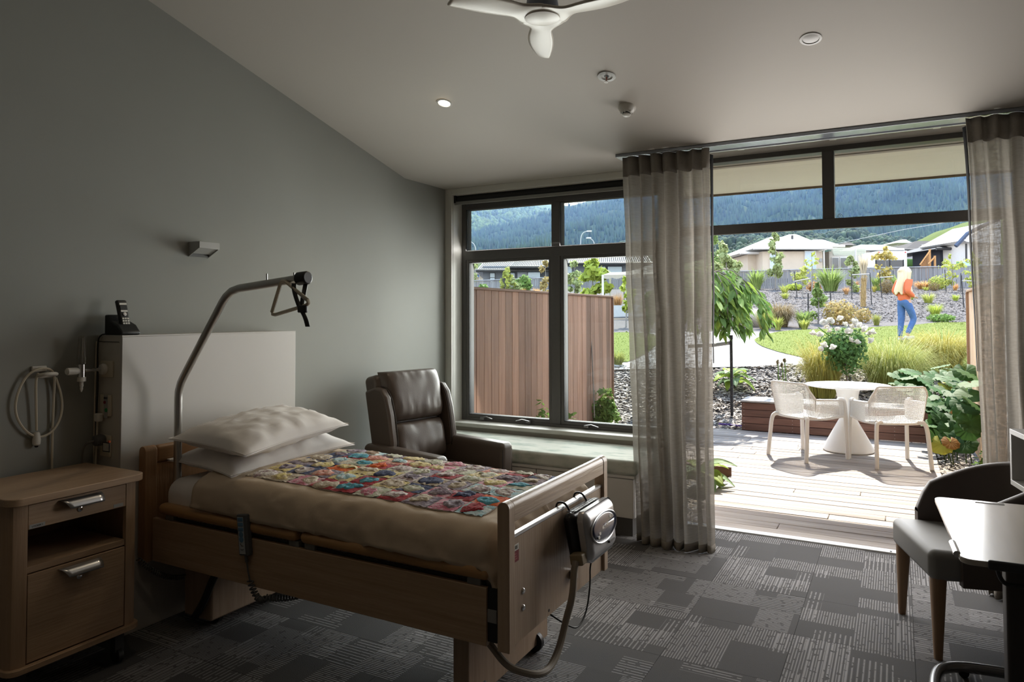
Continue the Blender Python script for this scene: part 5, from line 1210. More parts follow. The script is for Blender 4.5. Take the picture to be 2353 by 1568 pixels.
for px, py, D, s in ((2160, 968, 9.0, .29), (2155, 943, 9.2, .20), (2188, 982, 8.9, .20), (2203, 1002, 8.7, .25), (2222, 990, 8.8, .25), (2178, 960, 9.1, .2), (2150, 985, 9.0, .2), (2225, 960, 9.0, .26), (2195, 965, 9.1, .22)): lig(px, py, D, s, LG, rg.uniform(.85, 1.2))
lig(2163, 1020, 8.6, .30, LYEL, 1.0); lig(2184, 1016, 8.8, .22, LORG, 1.0); lig(2195, 953, 9.0, .16, LORG, .9); lig(2176, 886, 10.2, .28, LYEL, .3)
for _ in range(52):
    px, py = rg.uniform(2060, 2235), rg.uniform(850, 985)
    if py > 900 and px < 2120: continue
    lig(px, py, 11.4-(py-840)*.0165, rg.uniform(.24, .34), LG, rg.uniform(.2, .8))
for _ in range(18): lig(rg.uniform(2146, 2226), rg.uniform(930, 1022), 8, rg.uniform(.24, .33), LG, rg.uniform(.8, 1.2))
o = stems.build('leaf_stalks', G('stalk green', (.07, .10, .03)), li, ang=0); o['kind'] = 'stuff'
def hosta(px, D, zs, n, s, label, mt=(HOS, HOS2), seed=1, p=None):
    p = p or gD(px, D); rg = random.Random(seed); t = thing('hosta', label, 'plant', p)
    for k in range(n):
        a = k*2.4+rg.uniform(-.3, .3); rr = s*(.18+.3*(k/n)); h = zs*(1-.55*k/n)
        q = p+Vector((cos(a)*rr*.35, sin(a)*rr*.35, h*.62)); put_leaf(t, hproto, mt[k % 2], q, s*rg.uniform(.8, 1.2), a, -.45+.75*k/n)
    return t
hosta(1682, 11.3, .42, 16, .30, 'blue-green hosta around the black stake beyond the deck', seed=4)
hosta(0, 0, .30, 14, .26, 'hosta with striped leaves at the left edge of the deck, beside the curtain', seed=6, p=Vector((-1.58, 6.42, -.05)))
def ground_weeds(px, py, n, label, seed, mt=LIME, D=None, r=.18, h=.12, p=None):
    p = p or ground(px, py); rg = random.Random(seed); mb = MB(); cloud(mb, p+Vector((0, 0, h*.5)), (r, r*1.4, h), n, .05, rg, .3, .8); return tag(mb.build('small_plant', mt, ang=0), label, 'plant')
ground_weeds(0, 0, 260, 'low leafy weeds on the bark beside the right fence', 3, LIME, p=Vector((.55, 7.0, -.05)), r=.14, h=.12)
ground_weeds(0, 0, 200, 'creeping green plant at the foot of the right fence', 4, MIDG, p=Vector((.66, 7.75, -.05)), r=.07, h=.22)
for px, pyb, pyt in ((1787, 862, 832), (1797, 860, 838), (1803, 862, 828)):
    p = gD(px, 10.6); q = dep(px, pyt, 10.6); t = thing('seed_stalk', 'slim seed stalk rising behind the left garden chair, %s of three' % {1787: 'the leftmost', 1797: 'the middle', 1803: 'the tallest'}[px], 'plant', p)
    MB().tube([p, p.lerp(q, .5)+Vector((.01, 0, 0)), q], .007, 5).build('stalk', MIDG, t); mb = MB(); cloud(mb, q, (.025, .025, .045), 60, .03, random.Random(px), .2); mb.build('seed_head', BRNG, t, ang=0)
# stakes
def stake(px0, py0, px1, py1, label, D=None, r=.02):
    p = ground(px1, py1) if D is None else gD(px1, D); D = p.dot(F0); q = dep(px0, py0, D)
    return tag(MB().tube([p-Vector((0, 0, .05)), q], r, 6).build('garden_stake', STAKE, ang=30), label, 'stake')
s0 = thing('garden_stake', 'black stake with a grey rubber tie and punched holes, standing beside the hosta', 'stake', gD(1679, 10.25)); a = gD(1679, 10.25); b = dep(1680, 772, 10.25)
MB().box(-.018, .018, -.018, .018, 0, b.z-a.z, M=Matrix.Translation(a)).build('post', STAKE, s0); MB().box(-.022, .022, -.022, .022, b.z-a.z-.05, b.z-a.z+.01, M=Matrix.Translation(a)).build('cap', DARK, s0)
mb = MB()
for k in range(7): mb.lathe([(.005, 0), (.004, .001)], a+Vector((-F0.x*.0185, -F0.y*.0185, .18+.12*k)), 6, ax=-F0)
o = mb.build('punched_holes', PWHITE, s0); o['kind'] = 'stuff'
zt_ = b.z-.12; mb = MB(); mb.tube([(a.x+.01, a.y+.02, zt_+.02), (a.x-.25, a.y-.05, zt_-.02), (a.x-.6, a.y-.1, zt_-.04)], .02, 6, flat=1.3); mb.build('rubber_tie', TIE, s0)
for k, (a_, b_, c_, d_, l) in enumerate(((1825, 624, 1832, 685, 'leftmost black stake on the bark bank, tied to a small tree'), (1857, 674, 1857, 744, 'black stake just left of the small conifer'), (1908, 673, 1911, 728, 'black stake just right of the small conifer'), (1956.6, 630, 1957.4, 689, 'black stake left of the straw-wrapped palm'), (1999, 627, 2003, 700, 'black stake right of the straw-wrapped palm'), (2021, 625, 2027, 686, 'leaning black stake left of the person'), (2171, 620, 2174, 671, 'black stake left of the thin tree near the far fence'), (2208, 628, 2208, 672, 'black stake right of the thin tree near the far fence'), (2209, 633, 2215, 707, 'tall black stake nearest the right fence'), (2052, 622, 2053, 664, 'black stake half hidden behind the person'), (1434, 655, 1434, 697, 'black stake seen through the window beside the tussock'))): stake(a_, b_, c_, d_, l)
for a_, b_, l in (((1826, 647), (1862, 640), 'grey tie strung from the leftmost stake to a small tree'), ((1882, 680), (1908, 680), 'grey tie between the small conifer and its stake'), ((2022, 638), (2052, 636), 'grey tie behind the person'), ((2211, 645), (2252, 647), 'grey tie on the tall stake at right'), ((1958, 632), (1998, 630), 'dark tie between the stakes of the wrapped palm')):
    D = 27; tag(MB().tube([dep(*a_, D), dep(*b_, D)], .022, 5).build('tree_tie', TIE, ang=30), l, 'tie')
# weeping tree at the left of the opening
wt0 = gD(1612, 10.6); wt = thing('weeping_tree', 'weeping tree with long drooping green leaves left of the path', 'tree', wt0); rg = random.Random(17)
topc = dep(1618, 640, 10.6)
MB().tube(smooth_path([wt0, wt0.lerp(topc, .5)+Vector((.05, 0, 0)), topc], 2), .05, 9).build('trunk', BARK, wt)
rest = MB(); nl = 0; LT = [leafmat('weeping leaf', (.16, .26, .05), (.25, .34, .09)), leafmat('weeping leaf dark', (.10, .18, .04), (.15, .23, .06)), leafmat('weeping leaf lime', (.30, .38, .07), (.20, .31, .06))]
lan = []
for b_ in range(74):
    an = rg.uniform(0, 2*pi); R_ = rg.uniform(.25, .92); d = Vector((cos(an), sin(an), 0)); ln = rg.uniform(.12, .62)
    P = smooth_path([topc+Vector((0, 0, -.06)), topc+d*R_*.4+Vector((0, 0, .14*rg.random()+.05)), topc+d*R_*.85+Vector((0, 0, -.12)), topc+d*R_+Vector((0, 0, -.12-ln*.5)), topc+d*R_*1.06+Vector((0, 0, -.15-ln))], 2)
    MB().tube(P, .007, 5).build('branch', BARK, wt)
    for k in range(3, len(P)):
        for _ in range(2 if k % 2 else 1): lan.append((P[k]+Vector((rg.uniform(-.03, .03), rg.uniform(-.03, .03), 0)), an+rg.uniform(-1.2, 1.2), rg.uniform(.55, 1.25), rg.uniform(.16, .25)))
lan.sort(key=lambda q: q[0].dot(F0))
for i, (p, yw, pt, s) in enumerate(lan):
    mt = LT[rg.choice((0, 0, 1, 1, 2))]
    if i < 290: put_leaf(wt, sproto, mt, p, s, yw, pt, rg.uniform(-.5, .5))
    else:
        M = Matrix.Translation(p)@Matrix.Rotation(yw, 4, 'Z')@Matrix.Rotation(pt, 4, 'Y')
        rest.add([M@Vector(q) for q in ((0, 0, 0), (s*.4, s*.16, .01), (s, 0, -.03), (s*.4, -s*.16, .01))], [(0, 1, 2, 3)])
o = rest.build('far_leaves', MIDG, wt, ang=0); o['kind'] = 'stuff'
# boulders
def boulder(px, py, r, label, seed):
    p = ground(px, py)+Vector((0, 0, r*.3)); mb = MB()
    def f(u, v):
        a, b = 2*pi*u, pi*v-pi/2; d = Vector((cos(a)*cos(b), sin(a)*cos(b), sin(b)*.72)); return p+d*r*(1+.22*nz(d.x, d.y, d.z+seed, 1.6)+.05*nz(d.x, d.y, d.z+seed, 6))
    mb.grid(f, 22, 12, cu=True); return tag(mb.build('boulder', mat('boulder stone', (.36, .31, .26), .9, var=.2, scale=5, bump=.6, bscale=25), ang=0), label, 'rock')
boulder(1664, 752, .62, 'brownish boulder under the weeping tree, the left one', 2); boulder(1722, 750, .55, 'grey boulder beside the brown sedge, the right one', 5)
# trees and shrubs on the bank and along the far fence
def tree(px, pyb, pyt, wpx, mt, label, name='young_tree', n=350, size=.12, D=None, seed=0, lo=.35, trunk=GBARK, cone=False, group=None):
    p = ground(px, pyb) if D is None else gD(px, D); D = p.dot(F0); t_ = dep(px, pyt, D); h = t_.z-p.z; r = wpx/2*D/FPX; rg = random.Random(int(px)+seed)
    t = thing(name, label, 'tree', p, group=group)
    MB().tube([p, p+Vector((.02*h, 0, h*.5)), p+Vector((0, 0, h*.93))], [.022*h**.5, .018*h**.5, .006], 6).build('trunk', trunk, t)
    mb = MB()
    for _ in range(14):
        q = lo+(1-lo)*rg.random(); rr = r*(1.15*(1-q)/(1-lo)+.08 if cone else sin(pi*min(1, (q-lo)/(1-lo)*.85+.12))**.7); an = rg.uniform(0, 6.3); k = rg.uniform(.25, .8)
        cloud(mb, p+Vector((cos(an)*rr*k, sin(an)*rr*k, h*q)), (rr*.55, rr*.55, h*.07+.04), n//14, size, rg, .2)
    mb.build('foliage', mt, t, ang=0); return t
tree(1782, 666, 533, 46, PALEG, 'tall slender tree in front of the cream house', n=700, size=.28, D=44, lo=.18); tree(1844, 684, 612, 46, YELG, 'small yellow-green tree on the leftmost stake', n=280, size=.16, lo=.45); tree(1880, 744, 655, 62, CONI, 'small layered conifer on the bark bank', 'young_conifer', 1300, .11, lo=.14, cone=True)
tree(1866, 690, 575, 40, YELG, 'thin sparse sapling in front of the cream house', n=90, size=.2, D=40, lo=.3); tree(2035, 670, 570, 66, G('ochre leaves', (.40, .30, .10), (.30, .28, .09)), 'sparse ochre-leaved young tree in front of the white trailer', n=300, size=.26, D=42, lo=.3)
tree(2188, 672, 588, 60, YELG, 'thin young tree by the far fence, left of the right one', n=320, size=.18, lo=.25); tree(2234, 670, 585, 56, YELG, 'thin young tree at the far right by the fence', n=240, size=.18, D=36, lo=.25); tree(1960, 657, 588, 42, PALEG, 'variegated bushy shrub by the straw-wrapped palm', 'tall_shrub', 1500, .16, lo=.02, D=40)
tree(1668, 690, 556, 66, PALEG, 'pale bushy tree behind the weeping tree', 'bushy_tree', 1500, .22, D=30, lo=.05); tree(1645, 690, 548, 40, G('soft green', (.22, .30, .10)), 'tall pale green tree at the left edge of the open door', 'bushy_tree', 900, .25, D=33, lo=.1)
tree(1360, 0, 603, 88, LIME, 'bright lime-leaved tree seen through the right window pane', n=900, size=.34, D=26, lo=.25); tree(1320, 0, 598, 46, PALEG, 'grey-green slender tree seen left of the lime one', n=500, size=.22, D=34, lo=.15); tree(1168, 0, 618, 40, YELG, 'sparse young tree seen above the cedar fence, left pane', n=200, size=.22, D=34, lo=.3); tree(1158, 0, 640, 22, YELG, 'small pale tree on a dark stump above the cedar fence', n=140, size=.2, D=30, lo=.5); tree(1253, 0, 600, 34, DRY, 'brownish sparse tree seen beside the window mullion', n=260, size=.2, D=32, lo=.2); tree(1182, 0, 640, 30, PALEG, 'pale shrub-like tree above the cedar fence', n=240, size=.2, D=34, lo=.3); tree(1085, 0, 590, 40, PALEG, 'pale green tree at the left edge of the window view', n=700, size=.4, D=50, lo=.1); tree(1438, 0, 640, 40, LIME, 'lime tree beside the curtain edge, seen through the window', n=160, size=.2, D=20, lo=.35)
def bush(px, py, w, h, mt, label, n=500, size=.12, D=None, name='shrub'):
    p = ground(px, py) if D is None else gD(px, D); D = p.dot(F0); r = w/2*D/FPX; z = h*D/FPX; mb = MB(); cloud(mb, p+Vector((0, 0, z*.5)), (r, r, z*.55), n, size, random.Random(int(px*3+py)), .55); return tag(mb.build(name, mt, ang=0), label, 'shrub')
def tf(px, py, w, h, mt, label, n=160, D=None, droop=.4, wd=None, name='ornamental_grass', cat='grass', spread=.5):
    p = ground(px, py) if D is None else gD(px, D); DD = p.dot(F0); k = DD/FPX; return tussock(px, py, 1.55*h*k, w/2*k, int(n*1.3), mt, label, wd or max(.01, .9*k), droop, DD if D else None, spread, cat, name)
tf(1738, 660, 56, 40, FLAXG, 'green flax clump by the grey fence at left', 120, wd=.07, D=44, name='flax', cat='plant'); tf(1909, 674, 78, 46, FLAXG, 'big bright flax clump in front of the grey fence', 190, wd=.07, D=41, name='flax', cat='plant'); tf(2018, 666, 40, 30, FLAXG, 'flax clump left of the dense brown sedge', 90, wd=.07, D=42, name='flax', cat='plant'); tf(2068, 668, 60, 36, FLAXG, 'flax clump behind the person', 100, wd=.07, D=42, name='flax', cat='plant')
tf(1803, 673, 34, 17, YELG, 'small yellow-green fern low on the bank', 90); tf(1804, 687, 30, 14, YELG, 'smallest yellow tuft below the fern', 80); bush(1826, 664, 40, 15, LIME, 'bright green leafy shrub beside the tall slender tree', 300, .2, D=43); bush(1870, 668, 34, 22, TANG, 'tan shrub behind the small conifer', 300, .16, D=42)
tf(1793, 752, 90, 60, BRNG, 'large brown sedge mound by the grey boulder', 900, droop=.75); tf(1757, 756, 60, 40, GREENG, 'green grass clump with pale flowers by the boulder', 300); tf(1787, 759, 34, 26, YELG, 'yellow-striped iris tuft at the lawn edge', 60, wd=.04); tf(1845, 754, 44, 36, FLAXG, 'dark green iris clump at the lawn edge', 130, wd=.035); tf(1848, 758, 34, 22, YELG, 'yellow-green tuft below the dark iris clump', 70, wd=.035)
bush(1930, 748, 80, 58, DRY, 'faded brown rose bush above the white rose', 900, .10); bush(1985, 742, 40, 34, DRY, 'small faded bush right of the brown rose bush', 260, .09); tf(2014, 748, 30, 24, GREENG, 'green tuft behind the rose at the lawn edge', 110); tf(1945, 677, 22, 16, TANG, 'pale tan tuft left of the wrapped palm', 110); tf(1966, 665, 24, 18, TANG, 'pinkish tuft behind the wrapped palm', 120); tf(1970, 672, 18, 12, YELG, 'tiny yellow tuft beside the wrapped palm', 60)
bush(2037, 675, 34, 32, BRNG, 'dense round brown sedge left of the person', 1200, .07); tf(2009, 672, 16, 14, GOLDG, 'golden tuft left of the round brown sedge', 80); tf(2122, 665, 60, 22, ORG, 'orange grass right of the person', 260, droop=.8); bush(2147, 669, 26, 20, BRNG, 'round brown sedge right of the orange grass', 500, .07); bush(2157, 663, 44, 32, YELG, 'yellow-green feathery shrub by the far fence', 900, .12, D=43); tf(2128, 668, 26, 9, YELG, 'low yellow tuft in front of the orange grass', 60)
tf(2133, 697, 44, 22, YELG, 'striped yellow tuft in the middle of the bank', 150); tf(2196, 692, 26, 14, LIME, 'small lime tuft near the tall right stake', 90); tf(2149, 727, 46, 26, LIME, 'bright lime tussock above the lawn', 220); tf(2094, 690, 20, 14, YELG, 'yellow tuft just right of the person', 70); bush(2162, 740, 60, 18, MIDG, 'low ground cover at the top edge of the lawn', 500, .09); tf(2195, 668, 20, 14, ORG, 'orange tuft under the thin tree', 70); tf(2242, 672, 30, 30, GOLDG, 'golden tussock by the far right tree', 120, D=36)
bush(1110, 0, 26, 22, MIDG, 'green shrub above the cedar fence, far left', 300, .2, D=40); tf(1200, 0, 24, 20, ORG, 'orange grass tuft above the cedar fence, left one', 120, D=36); tf(1233, 0, 24, 20, ORG, 'orange grass tuft above the cedar fence, right one', 120, D=36); bush(1203, 0, 40, 40, MIDG, 'green shrub above the cedar fence by the far fence', 500, .22, D=41); bush(1305, 0, 22, 16, DKG, 'dark green shrub above the cedar fence, right pane', 240, .18, D=32); tf(1419, 0, 36, 36, TANG, 'tan tussock seen at the curtain edge', 240, D=27); bush(1345, 0, 40, 26, MIDG, 'green bush at the foot of the lime tree', 400, .16, D=27); tf(1420, 842, 50, 30, GREENG, 'green tussock by the lawn corner seen through the window', 260)
MB_ = MB().tube([gD(1158, 30), dep(1158, 640, 30)], .09, 8); tag(MB_.build('tree_stump', STAKE, ang=30), 'dark post-like stump above the cedar fence', 'stump')
# straw-wrapped palm
p = ground(1983, 706); D = p.dot(F0); t = thing('wrapped_palm', 'straw-brown wrapped young palm tied between two black stakes', 'palm', p); q = dep(1985, 640, D)
MB().tube([p, p.lerp(q, .5), q], .09, 8).build('trunk', STRAW, t); mb = MB(); rg = random.Random(3)
for k in range(16): tuft(mb, p.lerp(q, k/15), 26, .35, .14, .03, 1.2, rg)
mb.build('dead_fronds', STRAW, t, ang=0); mb = MB(); tuft(mb, q, 130, 1.25, .22, .03, .25, rg); mb.build('tied_fronds', G('pale straw', (.52, .46, .34)), t, ang=0)
# climbing plant and small shrubs against the cedar fence
cp_ = thing('climbing_plant', 'leafy climber with a bamboo cane against the cedar fence', 'plant', (-3.45, 9.0, -.05)); rg = random.Random(8)
MB().tube([ony(1366, 960, 8.6), ony(1356, 712, 8.9)], .008, 6).build('cane', GBARK, cp_)
mb = MB()
for px, py, w, h, n in ((1380, 962, 34, 18, 300), (1396, 948, 22, 24, 240), (1370, 940, 16, 20, 110), (1388, 922, 14, 18, 130), (1404, 930, 12, 22, 90), (1358, 955, 14, 12, 70), (1398, 902, 9, 12, 50), (1380, 900, 6, 10, 24), (1414, 958, 10, 14, 60), (1352, 870, 5, 16, 26), (1360, 902, 8, 8, 30)):
    q = ony(px, py, 8.9); k = 9.4/FPX; cloud(mb, q, (w*k, .12, h*k), n, .07, rg, .2)
o = mb.build('foliage', G('climber leaves', (.11, .20, .04), (.18, .27, .07)), cp_, ang=0)
for px, py, l in ((1245, 948, 'small broad-leaved plant at the cedar fence, by the window mullion'), (1314, 968, 'small leafy plant at the bottom of the right window pane')):
    q = onx(px, py, -3.42); b = Vector((q.x, q.y, -.06)); mb = MB(); cloud(mb, b+Vector((0, 0, (q.z+.06)*.6)), (.09, .20, max(.1, (q.z+.06)*.75)), 90, .09, random.Random(px), .2); mb.tube([b, q], .008, 5); tag(mb.build('small_plant', MIDG, ang=0), l, 'plant')
# irrigation pipe
tag(MB().tube(smooth_path([gD(1648, 9.75)+Vector((0, 0, .03)), gD(1680, 9.7)+Vector((0, 0, .03)), gD(1706, 9.62)+Vector((0, 0, .03))], 2), .012, 6).build('irrigation_pipe', mat('purple pipe', (.10, .04, .28), .5)), 'purple irrigation pipe on the bark left of the planter bench', 'pipe')

# ------------------------------------------------------------ the person on the lawn
PD = 16.0; pp = gD(2078, PD); pp.z += .03
face_yaw = atan2((R0*.98+F0*.2).y, (R0*.98+F0*.2).x)
pe = thing('person', 'person with long blond hair in an orange jacket and blue jeans walking across the lawn', 'person', pp, face_yaw)
SKIN = mat('skin', (.50, .29, .21), .55, var=.05); JKT = mat('orange jacket cloth', (.62, .14, .055), .8, var=.1, scale=8, bump=.3, bscale=20); JEAN = mat('blue denim', (.06, .13, .32), .85, var=.2, scale=14); HAIR = mat('blond hair', (.66, .54, .36), .5, var=.15, scale=30, stretch=(1, 1, .15), bump=.4, bscale=90)
def skin(name, verts, edges, rad, mt, root, sub=2):
    me = bpy.data.meshes.new(name); me.from_pydata(verts, edges, []); o = bpy.data.objects.new(name, me); COL.objects.link(o); o.parent = pe; me.materials.append(mt)
    md = o.modifiers.new('skin', 'SKIN'); md.use_smooth_shade = True
    bpy.context.view_layer.objects.active = o
    sv = me.skin_vertices[0].data if me.skin_vertices else None
    if sv is None:
        me.attributes.new('skin', 'FLOAT', 'POINT'); sv = me.skin_vertices[0].data
    for i, r in enumerate(rad):
        r = r if isinstance(r, tuple) else (r, r); sv[i].radius = r; sv[i].use_root = (i == root)
    q = o.modifiers.new('sub', 'SUBSURF'); q.levels = sub; q.render_levels = sub
    return o
# body: pelvis 0, spine, neck, head, legs, arms, hands
V = [(0, 0, .90), (0, 0, 1.05), (.01, 0, 1.20), (.0, 0, 1.33), (.015, 0, 1.42), (.03, 0, 1.50), (.04, 0, 1.58), (.03, 0, 1.635),
     (0, .09, .86), (-.01, .09, .48), (-.06, .09, .09), (.07, .10, .03), (0, -.09, .86), (.17, -.09, .50), (-.02, -.09, .16), (.07, -.09, .07),
     (-.02, .16, 1.34), (-.10, .21, 1.12), (.10, .17, 1.02), (.17, .12, 1.01), (-.02, -.16, 1.34), (-.11, -.22, 1.12), (.08, -.20, 1.00), (.16, -.15, .99)]
E_ = [(0, 1), (1, 2), (2, 3), (3, 4), (4, 5), (5, 6), (6, 7), (0, 8), (8, 9), (9, 10), (10, 11), (0, 12), (12, 13), (13, 14), (14, 15), (3, 16), (16, 17), (17, 18), (18, 19), (3, 20), (20, 21), (21, 22), (22, 23)]
Rd = [(.13, .105), (.12, .095), (.13, .10), (.11, .085), .05, (.078, .07), (.095, .08), (.07, .06), .085, .06, .036, .03, .085, .06, .036, .03, .055, .042, .032, .024, .055, .042, .032, .024]
skin('body', V, E_, Rd, SKIN, 0)
skin('jeans', [V[i] for i in (0, 8, 9, 10, 12, 13, 14)]+[(0, 0, .98)], [(0, 7), (0, 1), (1, 2), (2, 3), (0, 4), (4, 5), (5, 6)], [(.145, .12), .095, .072, .052, .095, .072, .052, (.13, .10)], JEAN, 0)
skin('jacket', [(0, 0, .86), (0, 0, 1.02), (.01, 0, 1.2), (0, 0, 1.34), (.01, 0, 1.41)]+[V[i] for i in (16, 17, 18, 20, 21, 22)], [(0, 1), (1, 2), (2, 3), (3, 4), (3, 5), (5, 6), (6, 7), (3, 8), (8, 9), (9, 10)], [(.165, .135), (.150, .12), (.155, .125), (.13, .10), .06, .075, .065, .052, .075, .065, .052], JKT, 2)
for s, (hx, hy, hz) in ((1, V[19]), (-1, V[23])):
    c = MB()
    for k in range(4): c.tube([(hx, hy+(k-1.5)*.014*1, hz), (hx+.04, hy+(k-1.5)*.016-s*.005, hz-.008), (hx+.068-.008*abs(k-1), hy+(k-1.5)*.015-s*.02, hz-.025)], [.010, .009, .007], 6)
    c.tube([(hx-.02, hy-s*.02, hz+.01), (hx+.01, hy-s*.04, hz+.02), (hx+.035, hy-s*.045, hz+.012)], [.011, .010, .008], 6); c.build('fingers', SKIN, pe, local=True)
for k in (11, 15):
    x, y, z = V[k]; MB().rbox(x-.16, x+.09, y-.042, y+.042, z-.035 if k == 11 else z-.03, z+.05, .03, 3, fn=lambda p: p).build('shoe', mat('pale shoe', (.45, .43, .40), .6), pe, local=True)
# face and hair
c = MB(); c.tube([(.128, 0, 1.575), (.155, 0, 1.545), (.128, 0, 1.535)], [.008, .016, .010], 8); c.build('nose', SKIN, pe, local=True)
for s in (-1, 1):
    MB().lathe([(.013, 0), (.009, .005), (.002, .007)], (.118, s*.032, 1.575), 10, ax=(1, s*.25, 0)).build('eye', mat('eye dark', (.05, .04, .035), .3), pe, local=True)
MB().tube([(.118, -.024, 1.503), (.128, 0, 1.502), (.118, .024, 1.503)], .006, 6).build('mouth', mat('lips', (.42, .14, .12), .5), pe, local=True)
def hairf(u, v):
    a = RAD(62)+RAD(236)*u; t = v
    if t < .34: q = t/.34; r_ = .128*sin(q*pi/2); z = 1.575+.105*cos(q*pi/2)
    else: q = (t-.34)/.66; r_ = .128+.035*q+.018*sin(q*5+u*9); z = 1.575-.50*q*(1+.06*sin(u*31))
    fl = 1+.05*sin(u*60)*(t > .3)
    return Vector((.025+r_*cos(a)*1.08*fl-.05*max(0, t-.34), r_*sin(a)*fl*.95, z))
MB().grid(hairf, 60, 26).build('hair', HAIR, pe, local=True, ang=0, solid=.02)
MB().rbox(.12, .22, -.02, .12, 1.00, 1.08, .02, 2).build('black_pouch', BLACK, pe, local=True)
# ------------------------------------------------------------ far fence, houses, hills
PAL = wood('weathered paling', (.27, .27, .28), (.16, .16, .17), 'z', .9, fine=5, rnd=.12)
ff = thing('paling_fence', 'long grey weathered paling fence along the top of the bark bank', 'fence', W(45, 5, 3.5))
cap_px = [(1040, 648), (1180, 642), (1261, 638), (1441, 634), (1710, 623.5), (1940, 617.5), (2253, 611.4), (2420, 608)]
def capz(x):
    for (a, za), (b, zb) in zip(cap_px, cap_px[1:]):
        if x <= b: return za+(zb-za)*(x-a)/(b-a)
    return cap_px[-1][1]
rg = random.Random(2); x = 1050; FD = 46.0; kx = FD/FPX
while x < 2420:
    mb = MB(); x1 = x+85
    n = 16
    for i in range(n):
        xa = x+(x1-x)*i/n; a = dep(xa, capz(xa)+2, FD); L = a.dot(R0); w = (x1-x)/n*kx
        o_ = F0*(FD+rg.uniform(0, .03)); mb.add([o_+R0*(L+.004)+Vector((0, 0, a.z-2.0)), o_+R0*(L+w-.012)+Vector((0, 0, a.z-2.0)), o_+R0*(L+w-.012)+Vector((0, 0, a.z)), o_+R0*(L+.004)+Vector((0, 0, a.z))]+[q for q in [o_+F0*.02+R0*(L+.004)+Vector((0, 0, a.z-2)), o_+F0*.02+R0*(L+w-.012)+Vector((0, 0, a.z-2)), o_+F0*.02+R0*(L+w-.012)+Vector((0, 0, a.z)), o_+F0*.02+R0*(L+.004)+Vector((0, 0, a.z))]], [(0, 1, 2, 3), (7, 6, 5, 4), (0, 3, 7, 4), (1, 5, 6, 2), (3, 2, 6, 7)])
    o = mb.build('fence_panel', PAL, ff, ang=30); o['kind'] = 'stuff'
    a, b = dep(x, capz(x), FD-.03), dep(x1, capz(x1), FD-.03); q = MB(); q.tube([a, b], .045, 4); q.build('cap_rail', PAL, ff); MB().tube([a+F0*.1, a+F0*.1-Vector((0, 0, 2))], .05, 4).build('post', PAL, ff); x = x1
# generic pieces: px-based rectangles standing at a distance, built in real size
def rect(nm, mt, par, xa, xb, ya, yb, D, th=.12, bev=0, proud=0):
    a = dep(xa, ya, D); b = dep(xb, yb, D); z0, z1 = sorted((a.z, b.z)); l0, l1 = sorted((a.dot(R0), b.dot(R0))); M = Matrix(((R0.x, F0.x, 0, 0), (R0.y, F0.y, 0, 0), (0, 0, 1, 0), (0, 0, 0, 1)))
    return MB().box(l0, l1, D-proud, D-proud+th, z0, z1, M=M).build(nm, mt, par)
def window(par, fr, xa, xb, ya, yb, D, glass, bars=()):
    f = rect('window', fr, par, xa, xb, ya, yb, D, .1, proud=.10); f0 = 1.2
    rect('pane', glass, f, xa+f0, xb-f0, ya+f0, yb-f0, D, .02, proud=.115); 
    for y in bars: rect('glazing_bar', fr, f, xa+f0, xb-f0, y-.6, y+.6, D, .02, proud=.13)
    return f
WROOF = mat('white roof tile', (.74, .74, .73), .6, var=.05, scale=2); CRM = mat('cream brick', (.58, .50, .40), .85, var=.06, scale=3); FASC = mat('white fascia', (.72, .72, .70), .5); SKYG = mat('sky-blue window glass', (.40, .52, .62), .12, spec=.9); DKGL = mat('dark window glass', (.06, .075, .085), .1, spec=.9)
def hip(nm, mt, par, xa, xb, ye, D, depth, xr0, xr1, yr, over=.3, ribs=0):
    """hip roof: eave between columns xa..xb at row ye, ridge xr0..xr1 at row yr"""
    e0, e1 = dep(xa, ye, D), dep(xb, ye, D); Dm = D+depth/2; r0, r1 = dep(xr0, yr, Dm), dep(xr1, yr, Dm); z = e0.z
    a = F0*D+R0*e0.dot(R0)+Vector((0, 0, e0.z)); b = F0*D+R0*e1.dot(R0)+Vector((0, 0, e1.z)); c_ = b+F0*depth; d = a+F0*depth
    mb = MB(); mb.add([a, b, c_, d, r0, r1], [(0, 1, 5, 4), (1, 2, 5), (2, 3, 4, 5), (3, 0, 4), (3, 2, 1, 0)]); o = mb.build(nm, mt, par, ang=10)
    if ribs:
        m2 = MB()
        for k in range(1, ribs):
            t = k/ribs; p = a.lerp(b, t); q = r0.lerp(r1, t) if t > 0 else r0
            m2.tube([p+Vector((0, 0, .04)), p+(q-p)*1.0+Vector((0, 0, .04))], .04, 4)
        s = m2.build('roof_ribs', mat('roof rib', (.055, .058, .065), .7, spec=.1), o); s['kind'] = 'stuff'
    g = MB(); g.tube([a-F0*.08, b-F0*.08], .12, 6); g.build('gutter', FASC if mt is WROOF else DARK, par); return o
